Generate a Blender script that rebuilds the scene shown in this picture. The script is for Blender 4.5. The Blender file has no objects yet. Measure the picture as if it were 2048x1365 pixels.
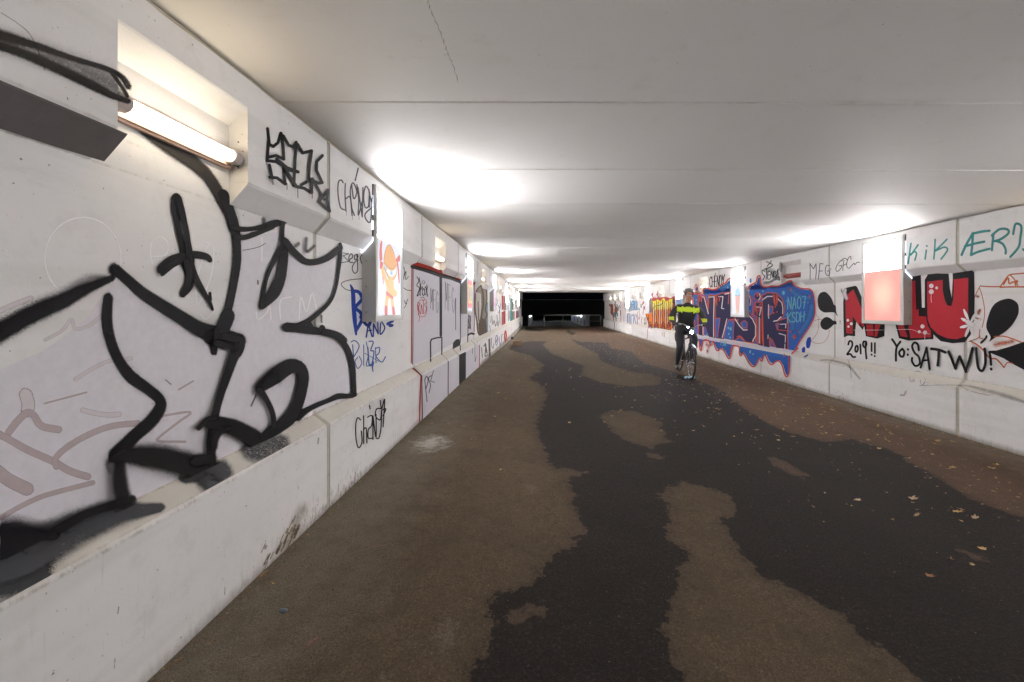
import bpy, bmesh, math, random
import numpy as np
from mathutils import Vector, Matrix, noise as mnoise

# ---------------------------------------------------------------- camera, world, exposure
sc = bpy.context.scene
COL = sc.collection
F, VX, VY, CAMH = 820.0, 1080.0, 615.0, 1.70      # focal length and vanishing point in photo pixels
cd = bpy.data.cameras.new("camera"); cam = bpy.data.objects.new("camera", cd); COL.objects.link(cam)
cd.sensor_width = 36; cd.lens = 36 * F / 2048
cd.shift_x = (1024 - VX) / 2048; cd.shift_y = (VY - 682.5) / 2048
cd.clip_start = 0.05; cd.clip_end = 500
cam.location = (0, 0, CAMH); cam.rotation_euler = (math.pi / 2, 0, 0)
sc.camera = cam
w = bpy.data.worlds.new("World"); sc.world = w; w.use_nodes = True
w.node_tree.nodes["Background"].inputs[0].default_value = (0.010, 0.013, 0.022, 1)
w.node_tree.nodes["Background"].inputs[1].default_value = 0.05
sc.view_settings.view_transform = 'Standard'; sc.view_settings.look = 'None'
sc.view_settings.gamma = 1; sc.view_settings.exposure = 0.60
sc.cycles.use_denoising = True
sc.cycles.max_bounces = 10; sc.cycles.diffuse_bounces = 7; sc.cycles.transparent_max_bounces = 48
sc.cycles.sample_clamp_indirect = 10
BOX_POWER, LAMP_POWER = 92.0, 10.0

# ---------------------------------------------------------------- tunnel dimensions
XL, XLW, XR, XRW = 1.52, 1.62, 5.55, 5.656
CEIL_L, CEIL_R = 1.198, 1.182                      # heights are relative to the camera
END = 33.2; WALL_END = 36.0
#           height, depth behind face   (top to bottom)
PROF_L = [(1.30, 0), (.651, 0), (.636, .007), (.530, .10), (-.765, .10), (-.8375, .007), (-.853, 0), (-2.2, 0)]
PROF_R = [(1.30, 0), (.582, 0), (.567, .007), (.472, .106), (-.9626, .106), (-1.066, .007), (-1.081, 0), (-2.2, 0)]
def prof(side): return PROF_L if side < 0 else PROF_R
def face(side): return XL if side < 0 else XR
def depth_at(side, h):
    P = prof(side)
    for (h0, d0), (h1, d1) in zip(P, P[1:]):
        if h1 <= h <= h0: return d0 + (d1 - d0) * (h0 - h) / (h0 - h1)
    return 0.0
def floor_h(x, y):
    t = min(max((y - 6) / 18, 0), 1); t = t * t * (3 - 2 * t)
    hl = -1.4485 - .235 * t; hr = -1.709
    u = (x + XL) / (XL + XR)
    return hl + (hr - hl) * min(max(u, -.3), 1.3)
def unp(side, px, py, surf=None):
    """photo pixel -> (distance along tunnel, height) on a side wall"""
    a = abs(px - VX) / F; b = (VY - py) / F
    fx = face(side)
    if surf == 'w':
        X = XLW if side < 0 else XRW
        return (X / a, b * X / a)
    P = prof(side); best = None
    for (h0, d0), (h1, d1) in zip(P, P[1:]):
        # x = fx + d0 + k (h0-h);  x = a z ; h = b z
        k = (d1 - d0) / (h0 - h1); den = a + k * b
        if abs(den) < 1e-9: continue
        z = (fx + d0 + k * h0) / den
        if z > 0 and h1 - 1e-6 <= b * z <= h0 + 1e-6 and (best is None or z < best): best = z
    if best is None: best = fx / a
    return (best, b * best)
def wall3(side, y, h, off, surf=None):
    if surf == 'w': d = .10 if side < 0 else .106; nz = 0
    else:
        d = depth_at(side, h); nz = 0
        P = prof(side)
        if P[3][0] < h < P[1][0]: nz = -.6
        if P[6][0] < h < P[4][0]: nz = .7
    return (side * (face(side) + d - off), y, CAMH + h + nz * off)
def floor_unp(px, py):
    a = (px - VX) / F; b = (VY - py) / F
    y = -1.6 / b
    for _ in range(12): y = floor_h(a * y, y) / b
    return (a * y, y)

# ---------------------------------------------------------------- small helpers
def tag(o, label=None, cat=None, group=None, kind=None):
    if label: o['label'] = label
    if cat: o['category'] = cat
    if group: o['group'] = group
    if kind: o['kind'] = kind
    return o
def empty(name, loc=(0, 0, 0), rz=0):
    o = bpy.data.objects.new(name, None); COL.objects.link(o); o.location = loc; o.rotation_euler = (0, 0, rz)
    o.empty_display_size = .2
    return o
def mk(name, V, Fc, mats, parent=None, mi=None, uv=None, smooth=False):
    me = bpy.data.meshes.new(name); me.from_pydata([tuple(v) for v in V], [], [tuple(f) for f in Fc])
    if not isinstance(mats, (list, tuple)): mats = [mats]
    for m in mats: me.materials.append(m)
    if mi is not None: me.polygons.foreach_set('material_index', mi)
    if uv is not None:
        l = me.uv_layers.new(name='UVMap')
        vi = np.zeros(len(me.loops), dtype=np.int32); me.loops.foreach_get('vertex_index', vi)
        l.data.foreach_set('uv', np.array(uv, dtype=np.float32)[vi].ravel())
    if smooth: me.polygons.foreach_set('use_smooth', [True] * len(me.polygons))
    me.update()
    o = bpy.data.objects.new(name, me); COL.objects.link(o)
    if parent: o.parent = parent
    return o
def copy_tree(o, parent=None):
    c = o.copy(); COL.objects.link(c); c.parent = parent
    for ch in [x for x in COL.objects if x.parent == o]: copy_tree(ch, c)
    return c
class MB:
    def __init__(s): s.V = []; s.F = []; s.M = []
    def add(s, V, Fc, m=0):
        n = len(s.V); s.V += [tuple(v) for v in V]; s.F += [tuple(i + n for i in f) for f in Fc]; s.M += [m] * len(Fc)
    def box(s, a, b, m=0, bev=0.0):
        x0, y0, z0 = a; x1, y1, z1 = b
        if bev <= 0:
            s.add([(x0,y0,z0),(x1,y0,z0),(x1,y1,z0),(x0,y1,z0),(x0,y0,z1),(x1,y0,z1),(x1,y1,z1),(x0,y1,z1)],
                  [(0,3,2,1),(4,5,6,7),(0,1,5,4),(1,2,6,5),(2,3,7,6),(3,0,4,7)], m); return
        bm = bmesh.new(); bmesh.ops.create_cube(bm, size=1)
        for v in bm.verts: v.co = Vector(((x0+x1)/2 + v.co.x*(x1-x0), (y0+y1)/2 + v.co.y*(y1-y0), (z0+z1)/2 + v.co.z*(z1-z0)))
        bmesh.ops.bevel(bm, geom=bm.edges[:], offset=bev, segments=2, affect='EDGES', profile=.6)
        bm.verts.index_update(); s.add([v.co[:] for v in bm.verts], [[v.index for v in f.verts] for f in bm.faces], m); bm.free()
    def tube(s, pts, r, n=12, m=0, caps=True):
        pts = [Vector(p) for p in pts]; rr = r if isinstance(r, (list, tuple)) else [r] * len(pts)
        V = []; up = Vector((0, 0, 1)); prev = None
        for i, p in enumerate(pts):
            t = (pts[min(i+1, len(pts)-1)] - pts[max(i-1, 0)]).normalized()
            if prev is None:
                a = t.cross(up); a = a if a.length > .1 else t.cross(Vector((1, 0, 0)))
            else: a = prev - t * prev.dot(t)
            a.normalize(); prev = a; b = t.cross(a)
            for k in range(n):
                q = 2 * math.pi * k / n; V.append(p + (a * math.cos(q) + b * math.sin(q)) * rr[i])
        Fc = [(i*n+k, i*n+(k+1) % n, (i+1)*n+(k+1) % n, (i+1)*n+k) for i in range(len(pts)-1) for k in range(n)]
        if caps: Fc += [tuple(range(n-1, -1, -1)), tuple(range((len(pts)-1)*n, len(pts)*n))]
        s.add(V, Fc, m)
    def build(s, name, mats, parent=None, smooth=False): return mk(name, s.V, s.F, mats, parent, s.M, smooth=smooth)

# ---------------------------------------------------------------- materials
def newmat(name):
    m = bpy.data.materials.new(name); m.use_nodes = True; nt = m.node_tree; nt.nodes.clear()
    out = nt.nodes.new('ShaderNodeOutputMaterial'); b = nt.nodes.new('ShaderNodeBsdfPrincipled')
    nt.links.new(b.outputs[0], out.inputs[0]); return m, nt, b, out
class NT:
    def __init__(s, nt): s.nt = nt
    def n(s, t, ins=None, **kw):
        x = s.nt.nodes.new(t)
        for k, v in kw.items(): setattr(x, k, v)
        for k, v in (ins or {}).items():
            if isinstance(v, bpy.types.NodeSocket): s.nt.links.new(v, x.inputs[k])
            else: x.inputs[k].default_value = v
        return x
    def math(s, op, a, b=0.0, c=0.0, clamp=False):
        x = s.n('ShaderNodeMath', {0: a, 1: b, 2: c}, operation=op); x.use_clamp = clamp; return x.outputs[0]
    def noise(s, vec, scale, detail=4, rough=.55, dist=0.0):
        return s.n('ShaderNodeTexNoise', {'Vector': vec, 'Scale': scale, 'Detail': detail, 'Roughness': rough, 'Distortion': dist}).outputs['Fac']
    def ramp(s, f, a, b):
        return s.n('ShaderNodeMapRange', {'Value': f, 'From Min': a, 'From Max': b}, interpolation_type='SMOOTHSTEP').outputs[0]
    def mix(s, f, a, b):
        x = s.n('ShaderNodeMix', data_type='RGBA')
        for i, v in ((0, f), (6, a), (7, b)):
            if isinstance(v, bpy.types.NodeSocket): s.nt.links.new(v, x.inputs[i])
            else: x.inputs[i].default_value = v if i == 0 else (v[0], v[1], v[2], 1)
        return x.outputs[2]
    def scale(s, vec, v):
        return s.n('ShaderNodeVectorMath', {0: vec, 1: v}, operation='MULTIPLY').outputs[0]
    def bump(s, h, strength, dist):
        return s.n('ShaderNodeBump', {'Height': h, 'Strength': strength, 'Distance': dist}).outputs[0]
def simple(name, col, rough=.6, metal=0, var=.12, scale=25, bump=0.0, emit=0, ecol=None):
    m, nt, b, out = newmat(name); g = NT(nt)
    P = g.n('ShaderNodeTexCoord').outputs['Object']
    f = g.noise(P, scale, 5)
    c = g.mix(f, tuple(x * (1 - var) for x in col), tuple(min(1, x * (1 + var)) for x in col))
    nt.links.new(c, b.inputs['Base Color']); b.inputs['Metallic'].default_value = metal
    nt.links.new(g.math('MULTIPLY_ADD', f, .25, rough - .12), b.inputs['Roughness'])
    if bump: nt.links.new(g.bump(f, bump, .01), b.inputs['Normal'])
    if emit: b.inputs['Emission Color'].default_value = (*(ecol or col), 1); b.inputs['Emission Strength'].default_value = emit
    return m
def emis(name, col, strength, var=0.0, scale=3):
    m, nt, b, out = newmat(name); g = NT(nt)
    b.inputs['Base Color'].default_value = (.04, .04, .04, 1); b.inputs['Roughness'].default_value = .4
    if var:
        P = g.n('ShaderNodeTexCoord').outputs['Object']
        nt.links.new(g.mix(g.noise(P, scale, 3), tuple(c*(1-var) for c in col), col), b.inputs['Emission Color'])
    else: b.inputs['Emission Color'].default_value = (*col, 1)
    b.inputs['Emission Strength'].default_value = strength
    return m

def wall_material(name, side):
    m, nt, b, out = newmat(name); g = NT(nt)
    geo = g.n('ShaderNodeNewGeometry'); P = geo.outputs['Position']
    sep = g.n('ShaderNodeSeparateXYZ', {0: P}); Z = sep.outputs['Z']
    nz = g.n('ShaderNodeSeparateXYZ', {0: geo.outputs['True Normal']}).outputs['Z']
    big = g.noise(P, .9, 5, .6); mid = g.noise(P, 6, 5, .65)
    c = g.mix(big, (.775, .765, .765), (.855, .848, .852))
    c = g.mix(g.math('MULTIPLY', g.ramp(mid, .52, .75), .35), c, (.60, .58, .545))
    # horizontal roller bands of repainting
    roll = g.noise(g.scale(P, (1, .35, 5.5)), 1.0, 4, .5, .6)
    c = g.mix(g.math('MULTIPLY', g.ramp(roll, .45, .65), .30), c, (.63, .62, .595))
    # small scratches, pits and drips
    pit = g.ramp(g.noise(P, 70, 2, .5), .735, .77)
    c = g.mix(g.math('MULTIPLY', pit, .75), c, (.12, .10, .08))
    c = g.mix(g.math('MULTIPLY', g.ramp(g.noise(g.scale(P, (1, .6, 2.2)), 3.3, 7, .8), .57, .74), .30), c, (.52, .49, .46))
    spk = g.n('ShaderNodeTexVoronoi', {'Vector': P, 'Scale': 9.0, 'Randomness': 1.0}).outputs['Distance']
    c = g.mix(g.math('MULTIPLY', g.ramp(spk, .045, .025), .7), c, (.08, .07, .06))
    P2 = g.scale(P, (60, 60, 4)); st = g.ramp(g.noise(P2, 1.0, 4, .6), .60, .80)
    hb = CAMH + prof(side)[5][0]
    low = g.ramp(Z, hb + .03, hb - .02)                                # below the bench edge
    c = g.mix(g.math('MULTIPLY', g.math('MULTIPLY', st, low), .42 if side > 0 else .30), c, (.36, .31, .25))
    P3 = g.scale(P, (1, 1.0, .8)); blot = g.ramp(g.noise(P3, 3.2, 6, .7), .54, .76)
    c = g.mix(g.math('MULTIPLY', g.math('MULTIPLY', blot, low), .30), c, (.42, .37, .29))
    # splash dirt close to the ground
    hf = CAMH - (1.46 if side < 0 else 1.70)
    near = g.ramp(Z, hf + .38, hf - .03)
    sp = g.math('MULTIPLY', g.ramp(g.math('ADD', g.noise(g.scale(P, (38, 38, 16)), 1.0, 6, .75), g.math('MULTIPLY', near, .20)), .62, .80), g.ramp(g.noise(P, 1.1, 3), .44, .62))
    c = g.mix(g.math('MULTIPLY', g.math('MULTIPLY', sp, g.math('MULTIPLY', near, 1.0)), .9), c, (.16, .11, .07))
    # yellowish dust lying on the ledge
    up = g.ramp(nz, .25, .6)
    c = g.mix(g.math('MULTIPLY', up, .62), c, g.mix(mid, (.40, .36, .27), (.62, .58, .49)))
    # grime in the creases and chipped, dirty arrises
    PR = prof(side); gn = g.noise(g.scale(P, (1, 3, 1)), 9, 7, .8)
    for hh, wd, k_ in ((PR[4][0], .012, .65), (PR[6][0], .012, .50), (PR[5][0], .008, .35), (PR[3][0], .008, .35), (PR[1][0], .008, .25)):
        band = g.ramp(g.math('ABSOLUTE', g.math('SUBTRACT', Z, CAMH + hh)), wd, .0)
        c = g.mix(g.math('MULTIPLY', g.math('MULTIPLY', band, g.ramp(gn, .42, .66)), k_), c, (.20, .16, .11))
    base = g.math('ADD', g.ramp(Z, hf + .10, hf - .02), g.math('MULTIPLY_ADD', gn, 1.3, -.75), clamp=True)
    c = g.mix(g.math('MULTIPLY', g.math('MULTIPLY', base, g.ramp(Z, hf + .14, hf + .03)), .75), c, (.13, .10, .07))
    nt.links.new(c, b.inputs['Base Color'])
    b.inputs['Roughness'].default_value = .62; b.inputs['Specular IOR Level'].default_value = .35
    h = g.math('ADD', g.noise(P, 120, 3, .6), g.math('MULTIPLY', g.noise(P, 9, 3), 1.5))
    nt.links.new(g.bump(h, .35, .0022), b.inputs['Normal'])
    return m

M = {}
M['wallL'] = wall_material('painted_concrete_left', -1)
M['wallR'] = wall_material('painted_concrete_right', 1)
M['sealant'] = simple('joint_sealant', (.46, .44, .37), .8, var=.30, scale=30, bump=.3)
M['dark_gap'] = simple('dark_gap', (.03, .028, .025), .9)
M['frame'] = simple('powder_coated_frame', (.60, .60, .57), .45, var=.05, scale=6)
M['bright_edge'] = simple('aluminium_edge', (.75, .76, .78), .3, .6, var=.05)
M['spacer'] = simple('black_spacer', (.02, .02, .025), .6)
M['bolt'] = simple('steel_bolt', (.35, .34, .33), .35, .9)
M['lamp_plate'] = simple('lamp_back_plate', (.52, .36, .29), .5, var=.3, scale=18)
M['lamp_cap'] = simple('lamp_end_cap', (.50, .44, .42), .45, var=.15)
M['lamp_rib'] = simple('lamp_guard_rib', (.75, .5, .4), .4)
M['lamp_on'] = emis('lit_tube', (1.0, .85, .62), LAMP_POWER)
M['lamp_red'] = simple('red_sprayed_plate', (.28, .035, .03), .5, var=.5, scale=30)
M['lamp_off'] = simple('unlit_tube', (.40, .10, .09), .2, var=.7, scale=50)
m, nt, b_, out = newmat('lit_diffuser'); g = NT(nt)      # lit panel, emission dimmed near the top to soften the ceiling hot spot
b_.inputs['Base Color'].default_value = (.04, .04, .04, 1); b_.inputs['Emission Color'].default_value = (1.0, .975, .975, 1)
zz = g.n('ShaderNodeSeparateXYZ', {0: g.n('ShaderNodeTexCoord').outputs['Object']}).outputs['Z']
nt.links.new(g.math('MULTIPLY', g.math('MULTIPLY_ADD', g.ramp(zz, 1.07, .72), .90, .10), BOX_POWER), b_.inputs['Emission Strength'])
M['box_on'] = m
M['glow'] = emis('gap_glow', (.75, .8, 1.0), 2.5)
PROF_L[0] = (CEIL_L - .012, 0); PROF_R[0] = (CEIL_R - .008, 0)
# ---------------------------------------------------------------- side walls made of precast panels
def niche_prof(side):
    P = prof(side); top = P[0][0]; dd = P[3][1]
    return [(top, 0), (top - .145, 0), (top - .155, .006), (top - .24, dd)] + P[4:]
def ext(side, P, y0, y1, mb):
    fx = face(side); pts = [(side * (fx + d), CAMH + h) for h, d in P]
    pts += [(side * (fx + .38), pts[-1][1]), (side * (fx + .38), pts[0][1])]
    n = len(pts); V = [(x, y0, z) for x, z in pts] + [(x, y1, z) for x, z in pts]
    Fc = [(i, (i + 1) % n, n + (i + 1) % n, n + i) for i in range(n)] + [tuple(range(n)), tuple(range(2 * n - 1, n - 1, -1))]
    mb.add(V, Fc)
def panel(side, y0, y1, niche, parent):
    mb = MB(); P = prof(side)
    if niche:
        a, b = niche
        ext(side, P, y0, a, mb); ext(side, niche_prof(side), a, b, mb); ext(side, P, b, y1, mb)
    else: ext(side, P, y0, y1, mb)
    return mb.build('wall_panel', M['wallL' if side < 0 else 'wallR'], parent)
wallL = empty('concrete_wall', (0, 0, 0))
tag(wallL, 'white painted concrete wall along the left side covered in big black spray letters', 'wall')
wallR = empty('concrete_wall', (0, 0, 0))
tag(wallR, 'white painted concrete wall along the right side with red and blue graffiti murals', 'wall')
JL = [-4.15, -1.78, .585, 2.946, 5.28, 7.64, 10.0, 12.34, 14.75, 17.15, 19.55, 21.95, 24.35, 26.75, 29.15, 31.5, 33.9, WALL_END]
JR = [-4.23, -1.81, .61, 3.03, 5.45, 7.87, 10.30, 12.72, 15.14, 17.57, 19.99, 22.41, 24.83, 27.26, 29.68, 31.1, 33.5, WALL_END]
NICHE_L = {2: (1.476, 2.135)}; NICHE_R = {}
for k, c in ((4, 6.30), (6, 11.1), (8, 15.85), (10, 20.65), (12, 25.45), (14, 30.2), (0, -2.95)): NICHE_L[k] = (c - .34, c + .34)
for k, c in ((0, -3.0), (3, 4.24), (5, 9.08), (7, 13.93), (9, 18.77), (11, 23.6), (13, 28.4), (14, 30.4), (15, 32.3), (1, -.6)): NICHE_R[k] = (c - .355, c + .355)
GAP = .023
for side, J, NI, root in ((-1, JL, NICHE_L, wallL), (1, JR, NICHE_R, wallR)):
    for i in range(len(J) - 1): panel(side, J[i] + GAP, J[i + 1] - GAP, NI.get(i), root)
    for j in J[1:-1]:
        mb = MB(); P = prof(side); fx = face(side); o = .006
        pts = [(side * (fx + d + o), CAMH + h - (.004 if i == 0 else 0)) for i, (h, d) in enumerate(P)]
        pts += [(side * (fx + .3), pts[-1][1]), (side * (fx + .3), pts[0][1])]; n = len(pts)
        V = [(x, j - GAP + .003, z) for x, z in pts] + [(x, j + GAP - .003, z) for x, z in pts]
        mb.add(V, [(q, (q + 1) % n, n + (q + 1) % n, n + q) for q in range(n)])
        mb.build('joint_sealant', M['sealant'], root)
mb = MB(); ptsr = []
for i in range(70):
    y = .3 + i * .17; ptsr.append((-XL - .012 + .002 * math.sin(i * 1.7), y, CAMH + CEIL_L - .010 + .0015 * math.sin(i * 2.9)))
mb.tube(ptsr, .013, 8); mb.build('edge_shade_rod', simple('edge_shade_beige', (.50, .45, .34), .7, var=.4, scale=14), wallL, True)  # beige rod stands in for the shaded chamfer along the ceiling edge

# ---------------------------------------------------------------- ceiling
m, nt, b_, out = newmat('white_ceiling'); g = NT(nt); P = g.n('ShaderNodeNewGeometry').outputs['Position']
c = g.mix(g.noise(P, .7, 4), (.85, .84, .83), (.905, .90, .89))
c = g.mix(g.math('MULTIPLY', g.ramp(g.noise(P, 5, 6, .7), .58, .8), .25), c, (.58, .56, .53))
c = g.mix(g.math('MULTIPLY', g.ramp(g.noise(P, 60, 2), .75, .78), .6), c, (.25, .22, .2))
yy = g.n('ShaderNodeSeparateXYZ', {0: P}).outputs['Y']
slab = g.math('FLOOR', g.math('DIVIDE', g.math('SUBTRACT', yy, 2.39), 1.16)); wn = g.n('ShaderNodeTexWhiteNoise', {'W': slab}, noise_dimensions='1D').outputs['Value']
c = g.mix(g.math('MULTIPLY', wn, .22), c, (.70, .68, .64))
fr = g.math('FRACT', g.math('DIVIDE', g.math('SUBTRACT', yy, 2.39), 1.16)); ed = g.math('MINIMUM', fr, g.math('SUBTRACT', 1.0, fr))
c = g.mix(g.math('MULTIPLY', g.math('MULTIPLY', g.ramp(ed, .05, .0), g.ramp(g.noise(g.scale(P, (1.2, 4, 1)), 2.2, 6, .75), .45, .75)), .45), c, (.50, .45, .37))
c = g.mix(g.math('MULTIPLY', g.ramp(g.noise(g.scale(P, (.6, 1.4, 1)), 1.6, 7, .8), .55, .74), .16), c, (.55, .52, .45))
nt.links.new(c, b_.inputs['Base Color']); b_.inputs['Roughness'].default_value = .7; b_.inputs['Specular IOR Level'].default_value = .22
nt.links.new(g.bump(g.math('ADD', g.noise(g.scale(P, (1, .3, 1)), 3, 4), g.math('MULTIPLY', g.noise(P, 60, 3), .06)), .30, .01), b_.inputs['Normal'])
M['ceiling'] = m
mb = MB(); y = 2.39 - 1.16 * 8; jj = 0
while y < END - .1:
    y1 = min(y + 1.16, END); g0 = .003; c = .006
    dz = .0
    xs = (-1.95, 6.0)
    hz = lambda x: CAMH + CEIL_L + (CEIL_R - CEIL_L) * (x + XL) / (XL + XR) + dz
    V = []
    for x in xs:
        z = hz(x)
        V += [(x, y + g0, z + c), (x, y + g0 + c, z), (x, y1 - g0 - c, z), (x, y1 - g0, z + c), (x, y1 - g0, z + .3), (x, y + g0, z + .3)]
    mb.add(V, [(i, (i + 1) % 6, 6 + (i + 1) % 6, 6 + i) for i in range(6)] + [(5, 4, 3, 2, 1, 0), (6, 7, 8, 9, 10, 11)])
    y += 1.16; jj += 1
mb.box((-1.95, -7.5, CAMH + 1.51), (6.0, END - .01, CAMH + 1.7), 1)
tag(mb.build('ceiling', [M['ceiling'], M['dark_gap']]), kind='structure')
# unseen wall added across the underpass behind the camera, so that no light is lost there
mb = MB(); mb.box((-2.4, -7.6, -.3), (6.3, -7.0, 3.4)); tag(mb.build('unseen_bounce_wall', M['wallL']), kind='structure')

# ---------------------------------------------------------------- ground
WET = [[(1060,683),(1022,690),(1018,699),(1034,704),(1064,712),(1075,722),(1090,730),(1076,742),(1058,757),(1085,772),(1094,790),(1086,812),(1078,830),(1072,850),(1084,885),(1096,915),(1112,938),(1176,944),(1150,953),(1128,962),(1150,975),(1146,1000),(1163,1045),(1158,1094),(1110,1096),(1092,1130),(1070,1166),(1012,1178),(975,1200),(968,1240),(985,1268),(965,1300),(950,1330),(940,1365),(930,1480),(2300,1480),(2300,1090),(2048,1036),(1985,1015),(1920,985),(1850,940),(1780,900),(1700,878),(1650,884),(1600,872),(1540,850),(1480,812),(1450,785),(1405,765),(1340,742),(1290,728),(1262,704),(1220,697),(1215,686),(1160,684),(1140,678),(1105,683)],
       [(1137,661),(1143,663),(1152,668),(1145,671),(1137,668),(1133,664)], [(1050,655),(1095,660),(1080,664),(1052,661)], [(1890,1096),(1930,1098),(1985,1122),(1950,1120)],
       [(1208,742),(1232,748),(1240,760),(1225,757)]]
DRY = [[(1103,708),(1140,722),(1168,733),(1162,750),(1200,765),(1262,774),(1318,770),(1322,757),(1300,748),(1266,745),(1225,732),(1200,721),(1196,708),(1180,700),(1158,690),(1140,676),(1100,676),(1085,690)],
       [(1197,832),(1225,821),(1262,823),(1300,834),(1320,848),(1330,868),(1339,884),(1318,890),(1302,897),(1278,888),(1246,880),(1226,862)],
       [(1318,984),(1346,974),(1366,962),(1400,972),(1432,981),(1462,1000),(1475,1026),(1438,1038),(1462,1078),(1478,1112),(1510,1142),(1560,1172),(1604,1190),(1652,1208),(1700,1246),(1762,1300),(1830,1365),(1920,1480),(1420,1480),(1384,1365),(1352,1306),(1336,1262),(1346,1200),(1352,1160),(1372,1128),(1352,1090),(1332,1058),(1344,1020)],
       [(1532,912),(1560,918),(1600,940),(1622,952),(1590,950),(1556,936)],
       [(1020,1214),(1048,1202),(1078,1200),(1086,1216),(1068,1240),(1042,1246),(1016,1232)],
       [(1290,905),(1325,908),(1318,918),(1296,915)], [(1890,1096),(1930,1098),(1985,1122),(1950,1120)],
       [(1040,722),(1062,724),(1085,744),(1062,748)]]
def poly_w(p): return np.array([floor_unp(*q) for q in p])
def inside_dist(px, py, poly):
    ins = np.zeros(px.shape, bool); d = np.full(px.shape, 9.0)
    n = len(poly)
    for i in range(n):
        x0, y0 = poly[i]; x1, y1 = poly[(i + 1) % n]
        cond = ((y0 > py) != (y1 > py))
        if y1 != y0: ins ^= cond & (px < (x1 - x0) * (py - y0) / (y1 - y0) + x0)
        ex, ey = x1 - x0, y1 - y0; L = ex * ex + ey * ey + 1e-12
        t = np.clip(((px - x0) * ex + (py - y0) * ey) / L, 0, 1)
        d = np.minimum(d, np.hypot(px - x0 - t * ex, py - y0 - t * ey))
    return np.where(ins, d, -d)
gx = np.concatenate([np.array([-60, -20, -8, -3.0, -1.9]), np.arange(-1.7, 5.81, .055), np.array([6.2, 9, 20, 60])])
gy = np.concatenate([np.array([-8., -6, -4, -2, 0]), np.arange(.5, 12, .05), np.arange(12, WALL_END + .9, .12), ])
GX, GY = np.meshgrid(gx, gy)
sd = np.full(GX.shape, -1.0)
for p in WET: sd = np.maximum(sd, inside_dist(GX, GY, poly_w(p)))
for p in DRY: sd = np.minimum(sd, -inside_dist(GX, GY, poly_w(p)))
sd = np.clip(sd, -.4, .4)
H = np.zeros(GX.shape)
for i in range(GX.shape[0]):
    for j in range(GX.shape[1]):
        x, y = GX[i, j], GY[i, j]; H[i, j] = CAMH + floor_h(x, max(y, 0))
nx_, ny_ = len(gx), len(gy)
V = np.stack([GX, GY, H], -1).reshape(-1, 3)
Fc = [(i * nx_ + j, i * nx_ + j + 1, (i + 1) * nx_ + j + 1, (i + 1) * nx_ + j) for i in range(ny_ - 1) for j in range(nx_ - 1)]
m, nt, b_, out = newmat('worn_asphalt'); g = NT(nt); P = g.n('ShaderNodeNewGeometry').outputs['Position']
at = g.n('ShaderNodeAttribute', attribute_name='damp').outputs['Fac']
XX = g.n('ShaderNodeSeparateXYZ', {0: P}).outputs['X']
n1 = g.noise(P, 6, 6, .62); n2 = g.noise(P, 25, 4, .6)
edge = g.math('ADD', at, g.math('ADD', g.math('MULTIPLY_ADD', n1, .30, -.15), g.math('MULTIPLY_ADD', n2, .09, -.045)))
wet = g.ramp(edge, -.012, .016)
halo = g.ramp(edge, -.16, .01); seep = g.math('MULTIPLY', g.ramp(edge, -.10, .0), g.ramp(g.noise(P, 18, 6, .8), .50, .60))
wet = g.math('MAXIMUM', wet, g.math('MULTIPLY', seep, .55))
wet = g.math('MULTIPLY', wet, g.math('MULTIPLY_ADD', g.math('MULTIPLY', g.ramp(g.noise(P, 3.2, 7, .8), .56, .72), g.ramp(edge, .35, .0)), -.35, 1.0))
big = g.noise(P, 1.3, 5, .6); fine = g.noise(P, 190, 3, .7); mid = g.noise(P, 14, 6, .7)
dry = g.mix(big, (.072, .050, .031), (.112, .081, .052))
dry = g.mix(g.math('MULTIPLY', g.ramp(mid, .45, .75), .5), dry, (.038, .029, .020))
dry = g.mix(g.math('MULTIPLY', g.ramp(XX, 1.6, 3.4), .6), dry, (.085, .044, .031))
edgeL = g.math('MULTIPLY', g.ramp(g.math('ADD', XX, g.math('MULTIPLY', n1, .7)), -.25, -1.25), .75)
edgeR = g.math('MULTIPLY', g.ramp(g.math('SUBTRACT', XX, g.math('MULTIPLY', n1, .7)), 4.35, 5.3), .7)
dry = g.mix(g.math('ADD', edgeL, edgeR, clamp=True), dry, (.23, .20, .155))
dust = g.math('MULTIPLY', g.ramp(g.noise(g.scale(P, (1, .7, 1)), 2.1, 7, .75), .60, .78), .45)
dry = g.mix(dust, dry, (.20, .175, .14))
dry = g.mix(g.math('MULTIPLY', g.math('SUBTRACT', halo, wet, clamp=True), .30), dry, (.045, .035, .027))
wc = g.mix(big, (.0150, .0118, .0105), (.024, .0185, .0165))
wc = g.mix(g.math('MULTIPLY', g.ramp(g.noise(P, 5, 6, .7), .5, .75), .5), wc, (.014, .012, .013))
c = g.mix(wet, dry, wc)
c = g.mix(g.math('MULTIPLY', g.ramp(fine, .38, .62), .62), c, g.mix(wet, (.022, .016, .011), (.005, .0045, .0045)))
peb = g.noise(P, 70, 8, .85)
c = g.mix(g.math('MULTIPLY', g.ramp(peb, .50, .66), .55), c, g.mix(wet, (.140, .108, .074), (.060, .049, .043)))
c = g.mix(g.math('MULTIPLY', g.ramp(peb, .48, .34), .60), c, g.mix(wet, (.022, .016, .011), (.006, .005, .0045)))
c = g.mix(g.math('MULTIPLY', g.ramp(g.noise(P, 2.4, 8, .75), .46, .68), .38), c, g.mix(wet, (.040, .030, .021), (.010, .008, .008)))
grit = g.ramp(g.noise(P, 230, 2, .5), .71, .75)
c = g.mix(g.math('MULTIPLY', grit, .45), c, g.mix(wet, (.28, .24, .19), (.11, .10, .10)))
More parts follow.
